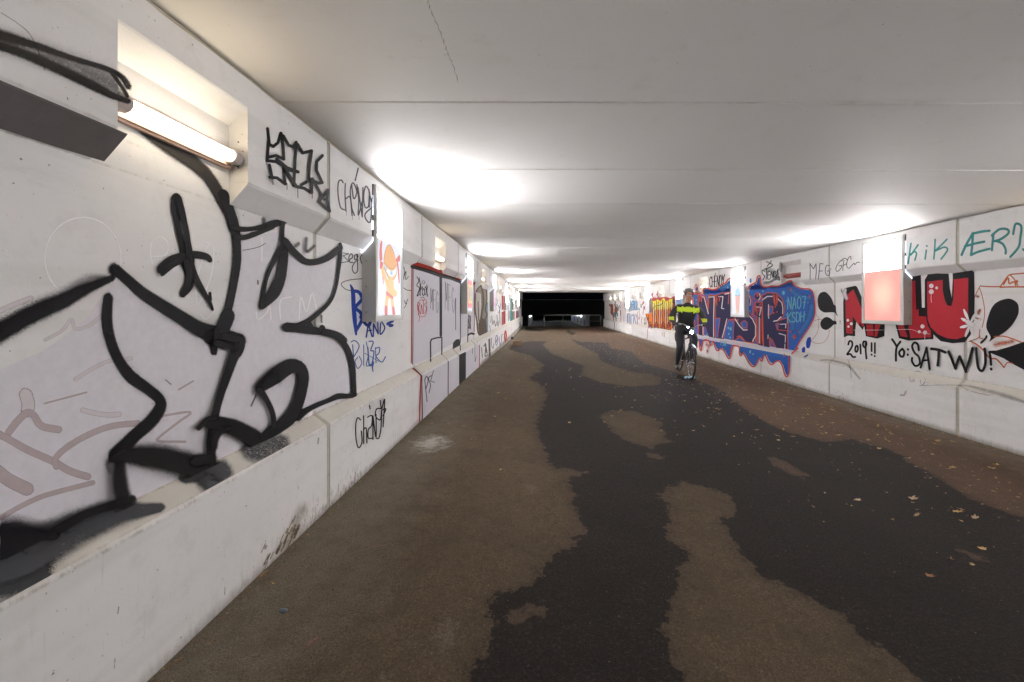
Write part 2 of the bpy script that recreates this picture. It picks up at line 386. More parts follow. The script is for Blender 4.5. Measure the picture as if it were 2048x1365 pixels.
# one scuffed chalky spot on the left
cx, cy = floor_unp(862, 886)
v = g.n('ShaderNodeVectorMath', {0: P, 1: (cx, cy, .24)}, operation='SUBTRACT').outputs[0]
v = g.n('ShaderNodeVectorMath', {0: g.scale(v, (1, .75, 0))}, operation='LENGTH').outputs['Value']
spot = g.math('MULTIPLY', g.ramp(g.math('SUBTRACT', v, g.math('MULTIPLY', g.noise(P, 9, 8, .85), .95)), -.22, -.50), .55)
c = g.mix(spot, c, (.52, .50, .47))
nt.links.new(c, b_.inputs['Base Color'])
nt.links.new(g.math('MULTIPLY_ADD', wet, -.12, .92), b_.inputs['Roughness'])
nt.links.new(g.math('MULTIPLY_ADD', wet, -.02, .09), b_.inputs['Specular IOR Level'])
hgt = g.math('ADD', g.math('MULTIPLY', fine, 1.0), g.math('ADD', g.math('MULTIPLY', grit, .6), g.math('MULTIPLY', mid, .8)))
nt.links.new(g.bump(hgt, 1.0, .006), b_.inputs['Normal'])
M['asphalt'] = m
path = mk('path', V, Fc, m, smooth=True)
a = path.data.attributes.new('damp', 'FLOAT', 'POINT'); a.data.foreach_set('value', sd.ravel().astype(np.float32))
tag(path, kind='structure')

# ---------------------------------------------------------------- niche lamps
def make_lamp(lit=True):
    r = empty('wall_lamp')                                  # local: x = away from wall, y along, z up
    L = .315
    mb = MB(); mb.box((0, -L, -.055), (.022, L, .055), 0, .004); mb.box((.022, -L + .01, -.045), (.032, L - .01, .045), 0, .003)
    mb.build('back_plate', M['lamp_plate' if lit else 'lamp_red'], r)
    mb = MB(); mb.tube([(.055, -L + .05, 0), (.055, L - .05, 0)], .028, 20); mb.build('tube', M['lamp_on' if lit else 'lamp_off'], r, True)
    for s in (-1, 1):
        mb = MB(); mb.tube([(.055, s * (L - .055), 0), (.055, s * (L - .006), 0), (.055, s * (L + .002), 0)], [.034, .034, .024], 20)
        mb.box((.02, min(s * (L - .05), s * (L - .01)), -.03), (.05, max(s * (L - .05), s * (L - .01)), .03))
        mb.build('end_cap', M['lamp_cap' if lit else 'lamp_red'], r)
    for k in range(-2, 3):
        pts = [(.032 + .030 * math.sin(t) + .006, k * .098, -.033 * math.cos(t)) for t in np.linspace(0, math.pi, 9)]
        mb = MB(); mb.tube(pts, .0022, 6); mb.build('guard_rib', M['lamp_rib' if lit else 'lamp_red'], r)
    if lit:
        mb = MB(); mb.tube([(.045, L, -.026), (.045, L + .018, -.026)], .010, 8); mb.build('cable_gland', M['spacer'], r)
    return r
ORD = ['first', 'second', 'third', 'fourth', 'fifth', 'sixth', 'seventh', 'eighth', 'ninth', 'tenth']
lamp0 = make_lamp(); lamp_red = make_lamp(False)
used = [False]
def place_lamp(side, y, label, root=None):
    o = root or (lamp0 if not used[0] else copy_tree(lamp0))
    if root is None: used[0] = True
    o.location = (side * ((XLW if side < 0 else XRW) - .001), y, CAMH + (.765 if side < 0 else .705))
    o.rotation_euler = (0, 0, 0 if side < 0 else math.pi)
    tag(o, label, 'wall lamp', 'tube lamps in wall niches'); return o
place_lamp(-1, 1.806, 'lit tube lamp with pinkish back plate in the large niche beside the black tag')
for i, y in enumerate((6.30, 11.1, 15.85, 20.65, 25.45, 30.2)):
    place_lamp(-1, y, f'small glowing tube lamp, {ORD[i+1]} niche from the camera on the left wall')
place_lamp(1, 9.08, 'unlit tube lamp sprayed dark red in the niche left of the MFG tag', lamp_red)
for i, y in enumerate((13.93, 18.77, 23.6, 28.4, 30.4, 32.3)):
    place_lamp(1, y, f'small glowing tube lamp, {ORD[i]} lit niche from the camera on the right wall')
place_lamp(1, -.6, 'tube lamp in the right wall niche beside the camera')
place_lamp(-1, -2.95, 'tube lamp in the left wall niche behind the camera')
place_lamp(1, 4.24, 'tube lamp in the right wall niche just outside the photo frame')
# screw holes on the niche return
for z in (.06, -.075):
    mb = MB(); mb.tube([(-XL - .05, 2.133, CAMH + .80 + z), (-XL - .05, 2.1365, CAMH + .80 + z)], .004, 8); mb.build('screw_hole', M['dark_gap'], wallL)

# ---------------------------------------------------------------- light boxes
def art_mesh(mb, mats_idx, poly, W, H0, H1, x, m):
    """poly in unit poster coordinates (0..1 right, 0..1 up) -> flat face at depth x"""
    bm = bmesh.new(); vs = [bm.verts.new((x, p[0] * W - W / 2, H0 + p[1] * (H1 - H0))) for p in poly]
    bm.faces.new(vs).normal_update(); bmesh.ops.triangulate(bm, faces=bm.faces[:], ngon_method='EAR_CLIP'); bm.verts.index_update()
    mb.add([v.co[:] for v in bm.verts], [[v.index for v in f.verts] for f in bm.faces], m); bm.free()
def cat(pts, n=6, closed=False):
    P = [np.array(p, float) for p in pts]; N = len(P); out = []
    rng = range(N if closed else N - 1)
    for i in rng:
        if closed: p0, p1, p2, p3 = P[(i-1) % N], P[i], P[(i+1) % N], P[(i+2) % N]
        else: p0, p1, p2, p3 = P[max(i-1, 0)], P[i], P[i+1], P[min(i+2, N-1)]
        for k in range(n):
            t = k / n
            out.append(.5 * ((2*p1) + (-p0+p2)*t + (2*p0-5*p1+4*p2-p3)*t*t + (-p0+3*p1-3*p2+p3)*t**3))
    if not closed: out.append(P[-1])
    return [tuple(q) for q in out]
PAINT = {}; SALM = (.95,.30,.25)
m, nt, b_, out = newmat('salmon_print'); g = NT(nt); Pq = g.n('ShaderNodeTexCoord').outputs['Object']
b_.inputs['Base Color'].default_value = (.04, .04, .04, 1)
vv = g.n('ShaderNodeVectorMath', {0: Pq, 1: (0, 0, .19)}, operation='SUBTRACT').outputs[0]
ln = g.n('ShaderNodeVectorMath', {0: g.scale(vv, (0, 1.15, .85))}, operation='LENGTH').outputs['Value']
nt.links.new(g.mix(g.ramp(g.math('ADD', ln, g.math('MULTIPLY', g.noise(Pq, 6, 4), .10)), .08, .42), (1.0, .66, .50), (.97, .38, .32)), b_.inputs['Emission Color'])
b_.inputs['Emission Strength'].default_value = .64
PAINT[(SALM, .62)] = m
def lit(col, s=.62):
    k = (col, s)
    if k not in PAINT: PAINT[k] = emis('backlit_print', col, s, .12, 9)
    return PAINT[k]
def line_poly(pts, wd):
    pts = [np.array(p, float) for p in pts]; L = []; R = []
    for i, p in enumerate(pts):
        t = pts[min(i+1, len(pts)-1)] - pts[max(i-1, 0)]; t /= (np.hypot(*t) + 1e-9); nn = np.array([-t[1], t[0]]) * wd / 2
        L.append(tuple(p + nn)); R.append(tuple(p - nn))
    return L + R[::-1]
def make_box(side, W, top, bot, art, bg, split):
    """local: x = out of the wall (0 = front face of the wall band), y along tunnel, z relative to camera height"""
    r = empty('light_box'); gw, fw = W, .05
    mb = MB(); z0, z1 = bot, top; y0, y1 = -W / 2, W / 2; x0, x1 = .006, .032
    bw, sw = .058, .052
    mb.box((x0, y0, z0), (x1, y0 + sw, z1), 0, .003); mb.box((x0, y1 - sw, z0), (x1, y1, z1), 0, .003)
    mb.box((x0, y0 + sw, z1 - bw), (x1 - .001, y1 - sw, z1), 0, .003); mb.box((x0, y0 + sw, z0), (x1 - .001, y1 - sw, z0 + bw), 0, .003)
    mb.build('frame', M['frame'], r)
    zb = prof(side)[3][0] - .02; d = prof(side)[3][1]
    mb = MB()          # housing that fills the recess below the band, with sloping shoulder
    zs = zb + .10
    V = [(-d + .004, y, z) for y in (y0 + .004, y1 - .004) for z in (z0 + .004, zb - .02)] 
    pr = [(x0 - .001, z0 + .003), (-d + .003, z0 + .003), (-d + .003, zb - .015), (x0 - .001, zs - .01)]
    V = [(x, y0 + .004, z) for x, z in pr] + [(x, y1 - .004, z) for x, z in pr]
    mb.add(V, [(0, 1, 2, 3), (7, 6, 5, 4), (0, 4, 5, 1), (1, 5, 6, 2), (2, 6, 7, 3), (3, 7, 4, 0)])
    hs = mb.build('housing', M['frame'], r)
    for s in (-1, 1):
        for k in (.14, .5, .86):
            zz = z0 + k * (zb - z0) ; yy = y0 + .004 if s < 0 else y1 - .004
            mb = MB(); mb.tube([(-d * .55, yy + s * .001, zz), (-d * .55, yy + s * .012, zz)], [.008, .006], 8); mb.build('bolt', M['bolt'], r)
    e = .004
    for s in (-1, 1):
        mb = MB()
        yy = y0 - e if s < 0 else y1
        V = [(x0 - .003, yy, zs - .012), (-d + .006, yy, zb - .018), (-d + .006, yy, zb - .006), (x0 - .004, yy, zs), (x0 - .004, yy, z1 - .01), (x0, yy, z1 - .01), (x0, yy, zs - .01)]
        V = V + [(a, b + e, c) for a, b, c in V]
        mb.add(V, [tuple(range(7)), tuple(range(13, 6, -1))] + [(q, (q + 1) % 7, 7 + (q + 1) % 7, 7 + q) for q in range(7)])
        mb.build('light_gap', M['glow'], r)  # glowing strip stands in for light leaking from behind the box
    for s in (-1, 1):
        yy = y0 - .010 if s < 0 else y1
        for (a, b) in ((z1 - .10, z1), (z1 - .33, z1 - .28), (zs + .03, zs + .09)): mb = MB(); mb.box((x0 - .006, yy, a), (x0 + .004, yy + .010, b)); mb.build('spacer', M['spacer'], r)
    xg = x0 + .014; gy0, gy1 = y0 + sw - .002, y1 - sw + .002; gz0, gz1 = z0 + bw - .002, z1 - bw + .002
    mb = MB(); mb.box((x0 + .002, gy0, split), (xg, gy1, gz1)); mb.build('lit_diffuser', M['box_on'], r)
    mb = MB(); mb.box((x0 + .002, gy0, gz0), (xg, gy1, split - .001)); pm = [lit(bg)]
    pw = gy1 - gy0; n = 1
    pos = mb.build('poster', pm, r)
    k = .0006
    if art:
        mbs = MB(); mats = []
        for col, poly in art:
            mt = lit(col, .54)
            if mt not in mats: mats.append(mt)
            # photo right is +y for left wall, -y for the right wall
            pl = [(p if side < 0 else (p[0], p[1])) for p in poly]
            art_mesh(mbs, None, [(q[0], q[1]) for q in pl], pw, gz0, split, xg + k, mats.index(mt)); k += .0004
        mbs.build('drawing', mats, pos)
    return r
def E(cx, cy, rx, ry, n=22): return [(cx + rx * math.cos(2*math.pi*i/n), cy + ry * math.sin(2*math.pi*i/n)) for i in range(n)]
OR, RD, SK, DK = (.95, .45, .13), (.80, .13, .11), (1.0, .62, .22), (.25, .07, .05)
# child's drawing of an orange figure with a red headband and a sword (unit poster coords)
ninja = [
 (DK, line_poly(cat([(.20,.73),(.12,.86),(.11,.97),(.155,.985)]) + [(.18,.86),(.20,.73)], .006)),
 (RD, cat([(.10,.72),(.09,.84),(.13,.95),(.19,.985),(.18,.86),(.185,.73)], 5, True)),
 (RD, [(.105,.60),(.215,.62),(.225,.70),(.11,.71)]), (RD, [(.18,.60),(.22,.60),(.245,.42),(.22,.41)]),
 (RD, cat([(.74,.78),(.83,.84),(.94,.88),(.95,.80),(.84,.77)], 4, True)), (RD, cat([(.78,.78),(.84,.79),(.90,.66),(.93,.48),(.88,.47),(.84,.62)], 4, True)),
 (DK, cat([(.24,.70),(.27,.82),(.36,.93),(.48,.97),(.62,.92),(.73,.82),(.79,.70),(.78,.58),(.66,.50),(.50,.49),(.36,.55),(.27,.62)], 5, True)),
 (SK, cat([(.25,.70),(.28,.82),(.37,.925),(.48,.96),(.61,.91),(.72,.82),(.78,.70),(.77,.59),(.66,.51),(.50,.50),(.37,.56),(.28,.63)], 5, True)),
 ((.93,.95,1.0), cat([(.26,.68),(.34,.64),(.50,.615),(.66,.63),(.77,.70),(.75,.60),(.62,.545),(.48,.54),(.34,.60)], 4, True)),
 ((.25,.6,.95), [(.30,.61),(.36,.60),(.35,.67),(.31,.68)]), ((.25,.6,.95), [(.50,.56),(.60,.56),(.59,.61),(.51,.615)]),
 (OR, cat([(.26,.72),(.28,.82),(.37,.92),(.48,.958),(.60,.91),(.71,.82),(.77,.72),(.64,.66),(.50,.645),(.36,.67)], 5, True)),
 (DK, line_poly(cat([(.26,.70),(.38,.66),(.52,.64),(.66,.66),(.78,.72)]), .008)),
 (SK, cat([(.17,.64),(.15,.56),(.30,.44),(.36,.50),(.27,.58),(.25,.64)], 4, True)),
 (SK, cat([(.30,.47),(.60,.50),(.66,.38),(.78,.34),(.78,.28),(.66,.25),(.62,.26),(.66,.10),(.56,.10),(.50,.22),(.42,.22),(.38,.09),(.27,.10),(.31,.26),(.35,.36)], 4, True)),
 (RD, [(.32,.33),(.62,.26),(.61,.22),(.32,.275)]), (RD, cat([(.27,.12),(.37,.12),(.37,.01),(.27,.01)], 3, True)), (RD, cat([(.57,.11),(.66,.11),(.70,.01),(.60,.0)], 3, True)),
 (DK, line_poly(cat([(.36,.47),(.42,.40),(.44,.37)]), .006))]
flower = []
for s, col in ((1.0, (.95,.13,.16)), (.68, (1.0,.62,.12)), (.50, (.25,.65,.30)), (.32, (.10,.25,.55))):
    for cx in (.30, .70):
        for k in range(-2, 3):
            flower.append((col, E(.5 + (cx - .5) * (.6 + .4 * s), .5 + k * .16 * s, .22 * s, .11 * s, 14)))
pink = [((.95,.35,.62), cat([(.1,.05),(.15,.5),(.3,.9),(.6,.95),(.55,.6),(.8,.5),(.9,.1),(.5,.2)], 4, True)), ((.70,.5,.85), E(.6,.75,.15,.1)), ((1,.8,.85), E(.4,.4,.13,.1))]
cup = [((.35,.72,.95), cat([(.30,.66),(.33,.78),(.42,.85),(.56,.86),(.66,.80),(.72,.68)], 5) + [(.72,.64),(.30,.62)]),
 ((.95,.52,.45), [(.31,.62),(.70,.64),(.62,.06),(.38,.04)]), ((.08,.25,.45), line_poly([(.30,.635),(.50,.625),(.72,.655)], .018)),
 ((.95,.40,.38), line_poly([(.53,.86),(.52,.95),(.60,1.0)], .025))] + \
 [((.85,.32,.30), line_poly([(.38 + .06*k, .60), (.41 + .045*k, .15)], .012)) for k in range(5)] + \
 [((1.0,.78,.45), E(.41 + .05*(k % 4), .08 + .05 * (k // 4), .022, .022, 10)) for k in range(10)]
marks = [((.9,.45,.45), E(.3,.6,.12,.03)), ((.5,.6,.9), E(.6,.4,.1,.05)), ((.9,.6,.5), E(.5,.2,.15,.03))]
# softened warm centre of the salmon poster (the cartoon animal of the photo is left out)
salmon = None
bluep = [((.03,.14,.45), [(0.0,.0),(1,.0),(1,.98),(0,.98)]), ((.1,.3,.7), E(.3,.6,.15,.1)), ((.4,.6,.9), E(.7,.3,.1,.1))]
WH = (.80, .86, 1.0)
LB = [(-1, 3.72, .75, 1.117, -.135, ninja, (.80,.84,.97), .645, 'light box with a drawing of an orange figure in a red headband on its poster'),
      (-1, 8.40, .75, 1.117, -.135, flower, (.80,.84,.97), .645, 'light box with red and rainbow flower poster beside the brown scribble on the left wall'),
      (-1, 13.2, .75, 1.117, -.135, pink, (.86,.80,.95), .645, 'light box with pink and lilac poster, third along the left wall'),
      (-1, 18.1, .75, 1.117, -.135, marks, WH, .2, 'light box glowing almost white, fourth along the left wall'),
      (-1, 23.0, .75, 1.117, -.135, [((.9,.5,.45), E(.5,.5,.3,.35))], WH, .3, 'light box with reddish poster, fifth along the left wall'),
      (-1, 27.9, .75, 1.117, -.135, None, WH, .1, 'light box glowing white, farthest along the left wall'),
      (1, 6.225, .81, 1.109, -.272, salmon, (.95,.30,.25), .600, 'light box with salmon pink poster in front of the red MALU letters'),
      (1, 11.07, .81, 1.109, -.272, cup, (.80,.82,.90), .645, 'light box with a blue lidded pink drink on its poster in the blue mural'),
      (1, 15.9, .81, 1.109, -.272, bluep, (.05,.25,.65), .35, 'light box with blue poster behind the cyclist'),
      (1, 20.7, .81, 1.109, -.272, marks, (.92,.90,.98), .4, 'light box with faint pale poster left of the yellow and orange letters'),
      (1, 25.5, .81, 1.109, -.272, None, WH, .0, 'light box glowing white, farthest along the right wall beside the blue tag'),
      (1, 1.38, .81, 1.109, -.272, None, WH, .6, 'light box on the right wall beside the camera'),
      (-1, -1.05, .75, 1.117, -.135, None, WH, .645, 'light box on the left wall behind the camera')]
for side, y0, W, top, bot, art, bg, split, lab in LB:
    o = make_box(side, W, top, bot, art, bg, split)
    if side > 0: o.rotation_euler = (0, 0, math.pi)
    o.location = (side * face(side), y0 + W / 2, CAMH)
    tag(o, lab, 'light box', 'poster light boxes along the walls')
# ---------------------------------------------------------------- spray paint on the walls
SPM = {}; WIDE = 1.12
def spray(col, soft=.25, dens=.96, grain=.15):
    k = (col, soft, dens, grain)
    if k in SPM: return SPM[k]
    m, nt, b, out = newmat('spray_paint'); g = NT(nt)
    P = g.n('ShaderNodeNewGeometry').outputs['Position']
    uv = g.n('ShaderNodeUVMap').outputs[0]; v = g.n('ShaderNodeSeparateXYZ', {0: uv}).outputs['Y']
    av = g.math('ABSOLUTE', v)
    nz = g.noise(P, 28, 4, .7); fine = g.noise(P, 230, 2, .7)
    e = g.math('ADD', av, g.math('ADD', g.math('MULTIPLY_ADD', nz, .22 * (soft + .2), -.11 * (soft + .2)), g.math('MULTIPLY_ADD', fine, soft * .9, -soft * .45)))
    al = g.ramp(e, 1.0 - .02, 1.0 - max(soft, .08) * 1.15)
    body = g.ramp(g.noise(P, 16, 5, .75), .30 - .1, .30 + .22)
    al = g.math('MULTIPLY', al, g.math('MULTIPLY_ADD', body, grain, dens - grain))
    if grain > .3: al = g.math('MULTIPLY', al, g.ramp(g.noise(P, 120, 5, .8), .34, .46))
    c = g.mix(nz, tuple(x * .88 for x in col), tuple(min(1, x * 1.12 + .004) for x in col))
    nt.links.new(c, b.inputs['Base Color']); nt.links.new(al, b.inputs['Alpha'])
    b.inputs['Roughness'].default_value = .6; b.inputs['Specular IOR Level'].default_value = .12; m['soft'] = soft
    SPM[k] = m; return m
class Piece:
    """one graffiti: strokes and fills in photo pixels, laid on the wall surface"""
    def __init__(s, side, name, parent, label=None, step=.00035, base=.0016, surf=None):
        s.side = side; s.name = name; s.parent = parent; s.label = label; s.step = step; s.k = base
        s.V = []; s.F = []; s.UV = []; s.MI = []; s.mats = []; s.surf = surf; s.T = (0, 0, 1)
    def frame(s, ox, oy, sc_): s.T = (ox, oy, sc_); return s
    def mat(s, m):
        if m not in s.mats: s.mats.append(m)
        return s.mats.index(m)
    def px(s, p): return (s.T[0] + p[0] / s.T[2], s.T[1] + p[1] / s.T[2])
    def emit(s, V2, Fc, UV, mi, ramp=0.0, surf=None, skip=None):
        """V2 (y,h) -> bisect at the creases of the wall, then map on the wall"""
        surf = surf or s.surf
        bm = bmesh.new(); lay = bm.loops.layers.uv.new('u'); vs = [bm.verts.new((p[0], p[1], 0)) for p in V2]
        for f in Fc:
            try: fc = bm.faces.new([vs[i] for i in f])
            except ValueError: continue
            for l, i in zip(fc.loops, f): l[lay].uv = UV[i]
        if surf != 'w':
            hs = [p[1] for p in V2]; lo, hi = min(hs), max(hs)
            for h, d in prof(s.side)[1:-1]:
                if lo < h < hi: bmesh.ops.bisect_plane(bm, geom=bm.verts[:] + bm.edges[:] + bm.faces[:], plane_co=(0, h, 0), plane_no=(0, 1, 0), dist=1e-6)
        n = len(V2); P = prof(s.side)
        for f in bm.faces:
            c = f.calc_center_median()
            if surf != 'w' and skip == 'ledge' and P[6][0] < c.y < P[4][0]: continue
            if surf != 'w' and skip == 'front' and c.y < P[5][0]: continue
            if surf != 'w' and skip == 'soffit' and P[3][0] < c.y < P[1][0]: continue
            b0 = len(s.V); loops = list(f.loops)
            for l in loops:
                u = l[lay].uv; off = s.k + ramp * u[0]
                s.V.append(wall3(s.side, l.vert.co.x, l.vert.co.y, off, surf)); s.UV.append((u[0], u[1]))
            s.F.append(tuple(range(b0, b0 + len(loops)))); s.MI.append(mi)
        bm.free(); s.k += s.step
    def fill(s, pts, mat, smooth=False, surf=None, skip=None):
        if smooth: pts = cat(pts, 5, True)
        W = [unp(s.side, *s.px(p), surf or s.surf) for p in pts]
        bm = bmesh.new(); vs = [bm.verts.new((p[0], p[1], 0)) for p in W]
        try: bm.faces.new(vs).normal_update()
        except ValueError: bm.free(); return
        bmesh.ops.triangulate(bm, faces=bm.faces[:], ngon_method='EAR_CLIP'); bm.verts.index_update()
        Fc = [[v.index for v in f.verts] for f in bm.faces]; bm.free()
        s.emit(W, Fc, [(0, 0)] * len(W), s.mat(mat), 0, surf, skip)
    def line(s, pts, wpx, mat, smooth=True, closed=False, surf=None, skip=None):
        """wpx: width in crop pixels (number, or one per point)"""
        n = len(pts); ws = list(wpx) if isinstance(wpx, (list, tuple)) else [wpx] * n
        P3 = [(*p, q) for p, q in zip(pts, ws)]
        if smooth: P3 = cat(P3, 5, closed) + ([P3[0]] if closed else []); runs = [P3]
        else:
            if closed: P3.append(P3[0])
            runs = []; cur = [P3[0]]
            for i in range(1, len(P3)):
                cur.append(P3[i])
                if i < len(P3) - 1:
                    a = np.array(P3[i][:2]) - np.array(P3[i-1][:2]); b = np.array(P3[i+1][:2]) - np.array(P3[i][:2])
                    ca = np.dot(a, b) / (np.hypot(*a) * np.hypot(*b) + 1e-9)
                    if ca < .75: runs.append(cur); cur = [P3[i]]
            runs.append(cur)
        if getattr(s, 'halo', None):
            for R in runs: s._ribbon([(x, y, w_ * s.halo[1]) for x, y, w_ in R], s.halo[0], surf, skip)
        for R in runs: s._ribbon(R, mat, surf, skip)
    def _ribbon(s, R, mat, surf, skip):
        C = []
        for x, y, wd in R:
            q = s.px((x, y)); C.append((q[0], q[1], wd / s.T[2] / 2 * WIDE * getattr(s, 'wide', 1.0) * (1 + .55 * mat['soft'])))
        D = [C[0]]
        for a, b in zip(C, C[1:]):
            L = math.hypot(b[0]-a[0], b[1]-a[1]); k = max(1, min(8, int(L / max(.8 * (a[2] + b[2]), 2.5))))
            for j in range(1, k + 1): D.append(tuple(a[i] + (b[i] - a[i]) * j / k for i in range(3)))
        C = [D[0]]
        for d in D[1:]:
            if math.hypot(d[0]-C[-1][0], d[1]-C[-1][1]) > .25 * max(d[2], .4): C.append(d)
        if len(C) < 2: C.append((C[0][0] + .1, C[0][1], C[0][2]))
        T = []
        for i in range(len(C)):
            a = C[max(i-1, 0)]; b = C[min(i+1, len(C)-1)]; dx, dy = b[0]-a[0], b[1]-a[1]; L = math.hypot(dx, dy) + 1e-12; T.append((dx/L, dy/L))
        S = []
        for q in (1.0, .92, .7, .38): S.append((C[0][0] - T[0][0]*C[0][2]*q, C[0][1] - T[0][1]*C[0][2]*q, C[0][2]*math.sqrt(max(1-q*q, .0004)), T[0], q))
        S += [(c[0], c[1], c[2], t, 0) for c, t in zip(C, T)]
        for q in (.38, .7, .92, 1.0): S.append((C[-1][0] + T[-1][0]*C[-1][2]*q, C[-1][1] + T[-1][1]*C[-1][2]*q, C[-1][2]*math.sqrt(max(1-q*q, .0004)), T[-1], q))
        V2 = []; UV = []; Fc = []; N = len(S)
        for i, (x, y, w_, t, end) in enumerate(S):
            for sg in (1, 0, -1):
                V2.append(unp(s.side, x - sg * t[1] * w_, y + sg * t[0] * w_, surf or s.surf)); UV.append((i / N, 1 if sg else end))
        for i in range(N - 1):
            a = 3 * i; Fc += [(a, a+1, a+4, a+3), (a+1, a+2, a+5, a+4)]
        s.emit(V2, Fc, UV, s.mat(mat), s.step * .8, surf, skip)
    def dot(s, x, y, r, mat, surf=None): s.fill([(x + r*math.cos(q), y + r*math.sin(q)) for q in np.linspace(0, 2*math.pi, 17)[:-1]], mat, surf=surf)
    def ell(s, x, y, rx, ry, mat, rot=0):
        s.fill([(x + rx*math.cos(q)*math.cos(rot) - ry*math.sin(q)*math.sin(rot), y + rx*math.cos(q)*math.sin(rot) + ry*math.sin(q)*math.cos(rot)) for q in np.linspace(0, 2*math.pi, 21)[:-1]], mat)
    def text(s, word, quad, wd, mat, gap=.18, surf=None, jitter=.0, seed=1):
        rr = random.Random(seed); tl, tr, br, bl = [np.array(q, float) for q in quad]; n = len(word)
        for i, ch in enumerate(word):
            if ch == ' ' or ch not in GL: continue
            for st in GL[ch]:
                sm = st[0] == 's'; pts = st[1:] if sm else st; o = []
                for (x, y) in pts:
                    X = (i + gap/2 + x * (1 - gap) + jitter * rr.uniform(-1, 1)) / n; Y = 1 - y + jitter * rr.uniform(-1, 1)
                    o.append(tuple((tl*(1-X) + tr*X) * (1-Y) + (bl*(1-X) + br*X) * Y))
                s.line(o, wd, mat, smooth=sm, surf=surf)
    def done(s):
        o = mk(s.name, s.V, s.F, s.mats, s.parent, s.MI)
        l = o.data.uv_layers.new(name='UVMap'); l.data.foreach_set('uv', np.array(s.UV, dtype=np.float32).ravel())
        if s.label: o['label'] = s.label
        return o
S_ = 's'
GL = {
'A': [[(0,0),(.5,1),(1,0)], [(.2,.38),(.85,.38)]], 'B': [[(0,0),(0,1)], [S_,(0,1),(.8,.9),(.8,.6),(0,.53),(.95,.42),(.9,.06),(0,0)]],
'C': [[S_,(.95,.82),(.6,1),(.12,.8),(.02,.4),(.3,.02),(.8,.1),(1,.22)]], 'D': [[(0,0),(0,1)], [S_,(0,1),(.75,.88),(1,.5),(.8,.1),(0,0)]],
'E': [[(.95,1),(.05,1),(0,0),(1,0)], [(0,.5),(.8,.52)]], 'F': [[(1,1),(.05,1),(0,0)], [(0,.52),(.8,.55)]],
'G': [[S_,(.95,.85),(.5,1),(.08,.75),(.05,.25),(.45,0),(.9,.15),(.95,.45)], [(.95,.48),(.55,.48)]], 'H': [[(0,0),(0,1)], [(1,0),(1,1)], [(0,.5),(1,.52)]],
'I': [[(.5,0),(.5,1)]], 'J': [[(.1,.85),(.15,1),(.8,1),(.75,.5),(.65,.2),(.1,.0)]], 'K': [[(0,0),(0,1)], [(1,1),(.05,.45),(1,0)]],
'L': [[(0,1),(0,0),(1,0)]], 'M': [[(0,0),(.1,1),(.5,.35),(.9,1),(1,0)]], 'N': [[(0,0),(.05,1),(.9,0),(1,1)]],
'O': [[S_,(.5,1),(.05,.75),(.05,.25),(.5,0),(.95,.25),(.95,.75),(.5,1)]], 'P': [[(.05,0),(0,1)], [S_,(0,1),(.85,.95),(.95,.65),(.5,.45),(0,.45)]],
'R': [[(0,0),(0,1)], [S_,(0,1),(.8,.97),(.85,.65),(.05,.5)], [(.1,.5),(1,0)]], 'S': [[S_,(.95,.85),(.5,1),(.08,.8),(.35,.55),(.85,.4),(.9,.12),(.45,0),(0,.12)]],
'T': [[(0,1),(1,1)], [(.5,1),(.5,0)]], 'U': [[S_,(0,1),(.02,.4),(.3,0),(.7,.0),(.98,.4),(1,1)]], 'V': [[(0,1),(.5,0),(1,1)]],
'W': [[(0,1),(.25,0),(.5,.7),(.75,0),(1,1)]], 'Y': [[(0,1),(.5,.5)], [(1,1),(.35,0)]], 'Z': [[(0,1),(1,1),(0,0),(1,0)]],
'X': [[(0,0),(1,1)], [(0,1),(1,0)]],
'e': [[S_,(.1,.3),(.8,.4),(.6,.65),(.2,.6),(.05,.3),(.3,.0),(.9,.08)]], 'g': [[S_,(.8,.6),(.3,.7),(.1,.4),(.4,.15),(.8,.35),(.8,.6)], [S_,(.8,.6),(.85,0),(.5,-.4),(.1,-.2)]],
's': [[S_,(.8,.6),(.3,.65),(.3,.4),(.8,.25),(.5,0),(.0,.05)]], 'i': [[(.5,0),(.6,.62)], [(.68,.85),(.70,.88)]], 'k': [[(0,0),(.1,1)], [(.9,.7),(.1,.35),(.9,0)]],
'h': [[(.1,0),(.15,1)], [S_,(.12,.4),(.5,.65),(.8,.4),(.85,0)]], 'o': [[S_,(.5,.62),(.1,.45),(.15,.1),(.5,0),(.85,.15),(.85,.5),(.5,.62)]],
'0': [[S_,(.5,.75),(.1,.5),(.15,.1),(.5,0),(.85,.15),(.85,.55),(.5,.75)]], '1': [[(.5,.75),(.5,0)]], '2': [[S_,(.05,.75),(.35,1),(.85,.85),(.75,.5),(.0,.03)], [S_,(0,.03),(.4,.12),(.7,-.05),(1,.0)]],
'7': [[(.05,1),(.9,1),(.5,0)], [(.3,.5),(.95,.52)]], '9': [[S_,(.85,.7),(.5,1),(.1,.75),(.45,.5),(.85,.7),(.85,.9),(.8,.3),(.9,-.1)]],
'!': [[(.5,1),(.45,.3)], [(.45,.03),(.46,.0)]], ':': [[(.5,.62),(.5,.6)], [(.5,.22),(.5,.2)]],
'Q': [[S_,(.5,1),(.05,.75),(.05,.25),(.5,0),(.95,.25),(.95,.75),(.5,1)], [(.55,.3),(1,-.05)]],
'~': [[(0,.1),(.35,.45),(.5,.15),(.9,.5)]],
}
BK = (.007, .0065, .008)
bk = spray(BK, .16, 1.0, .06); bkm = spray(BK, .30, 1.0, .10); bkf = spray((.009,.008,.009), .5, 1.0, .12)
bks = spray((.02,.019,.02), .75, .62, .3); bkworn = spray((.05,.052,.058), .45, .93, .26); haze = spray(BK, .95, .30, .1)
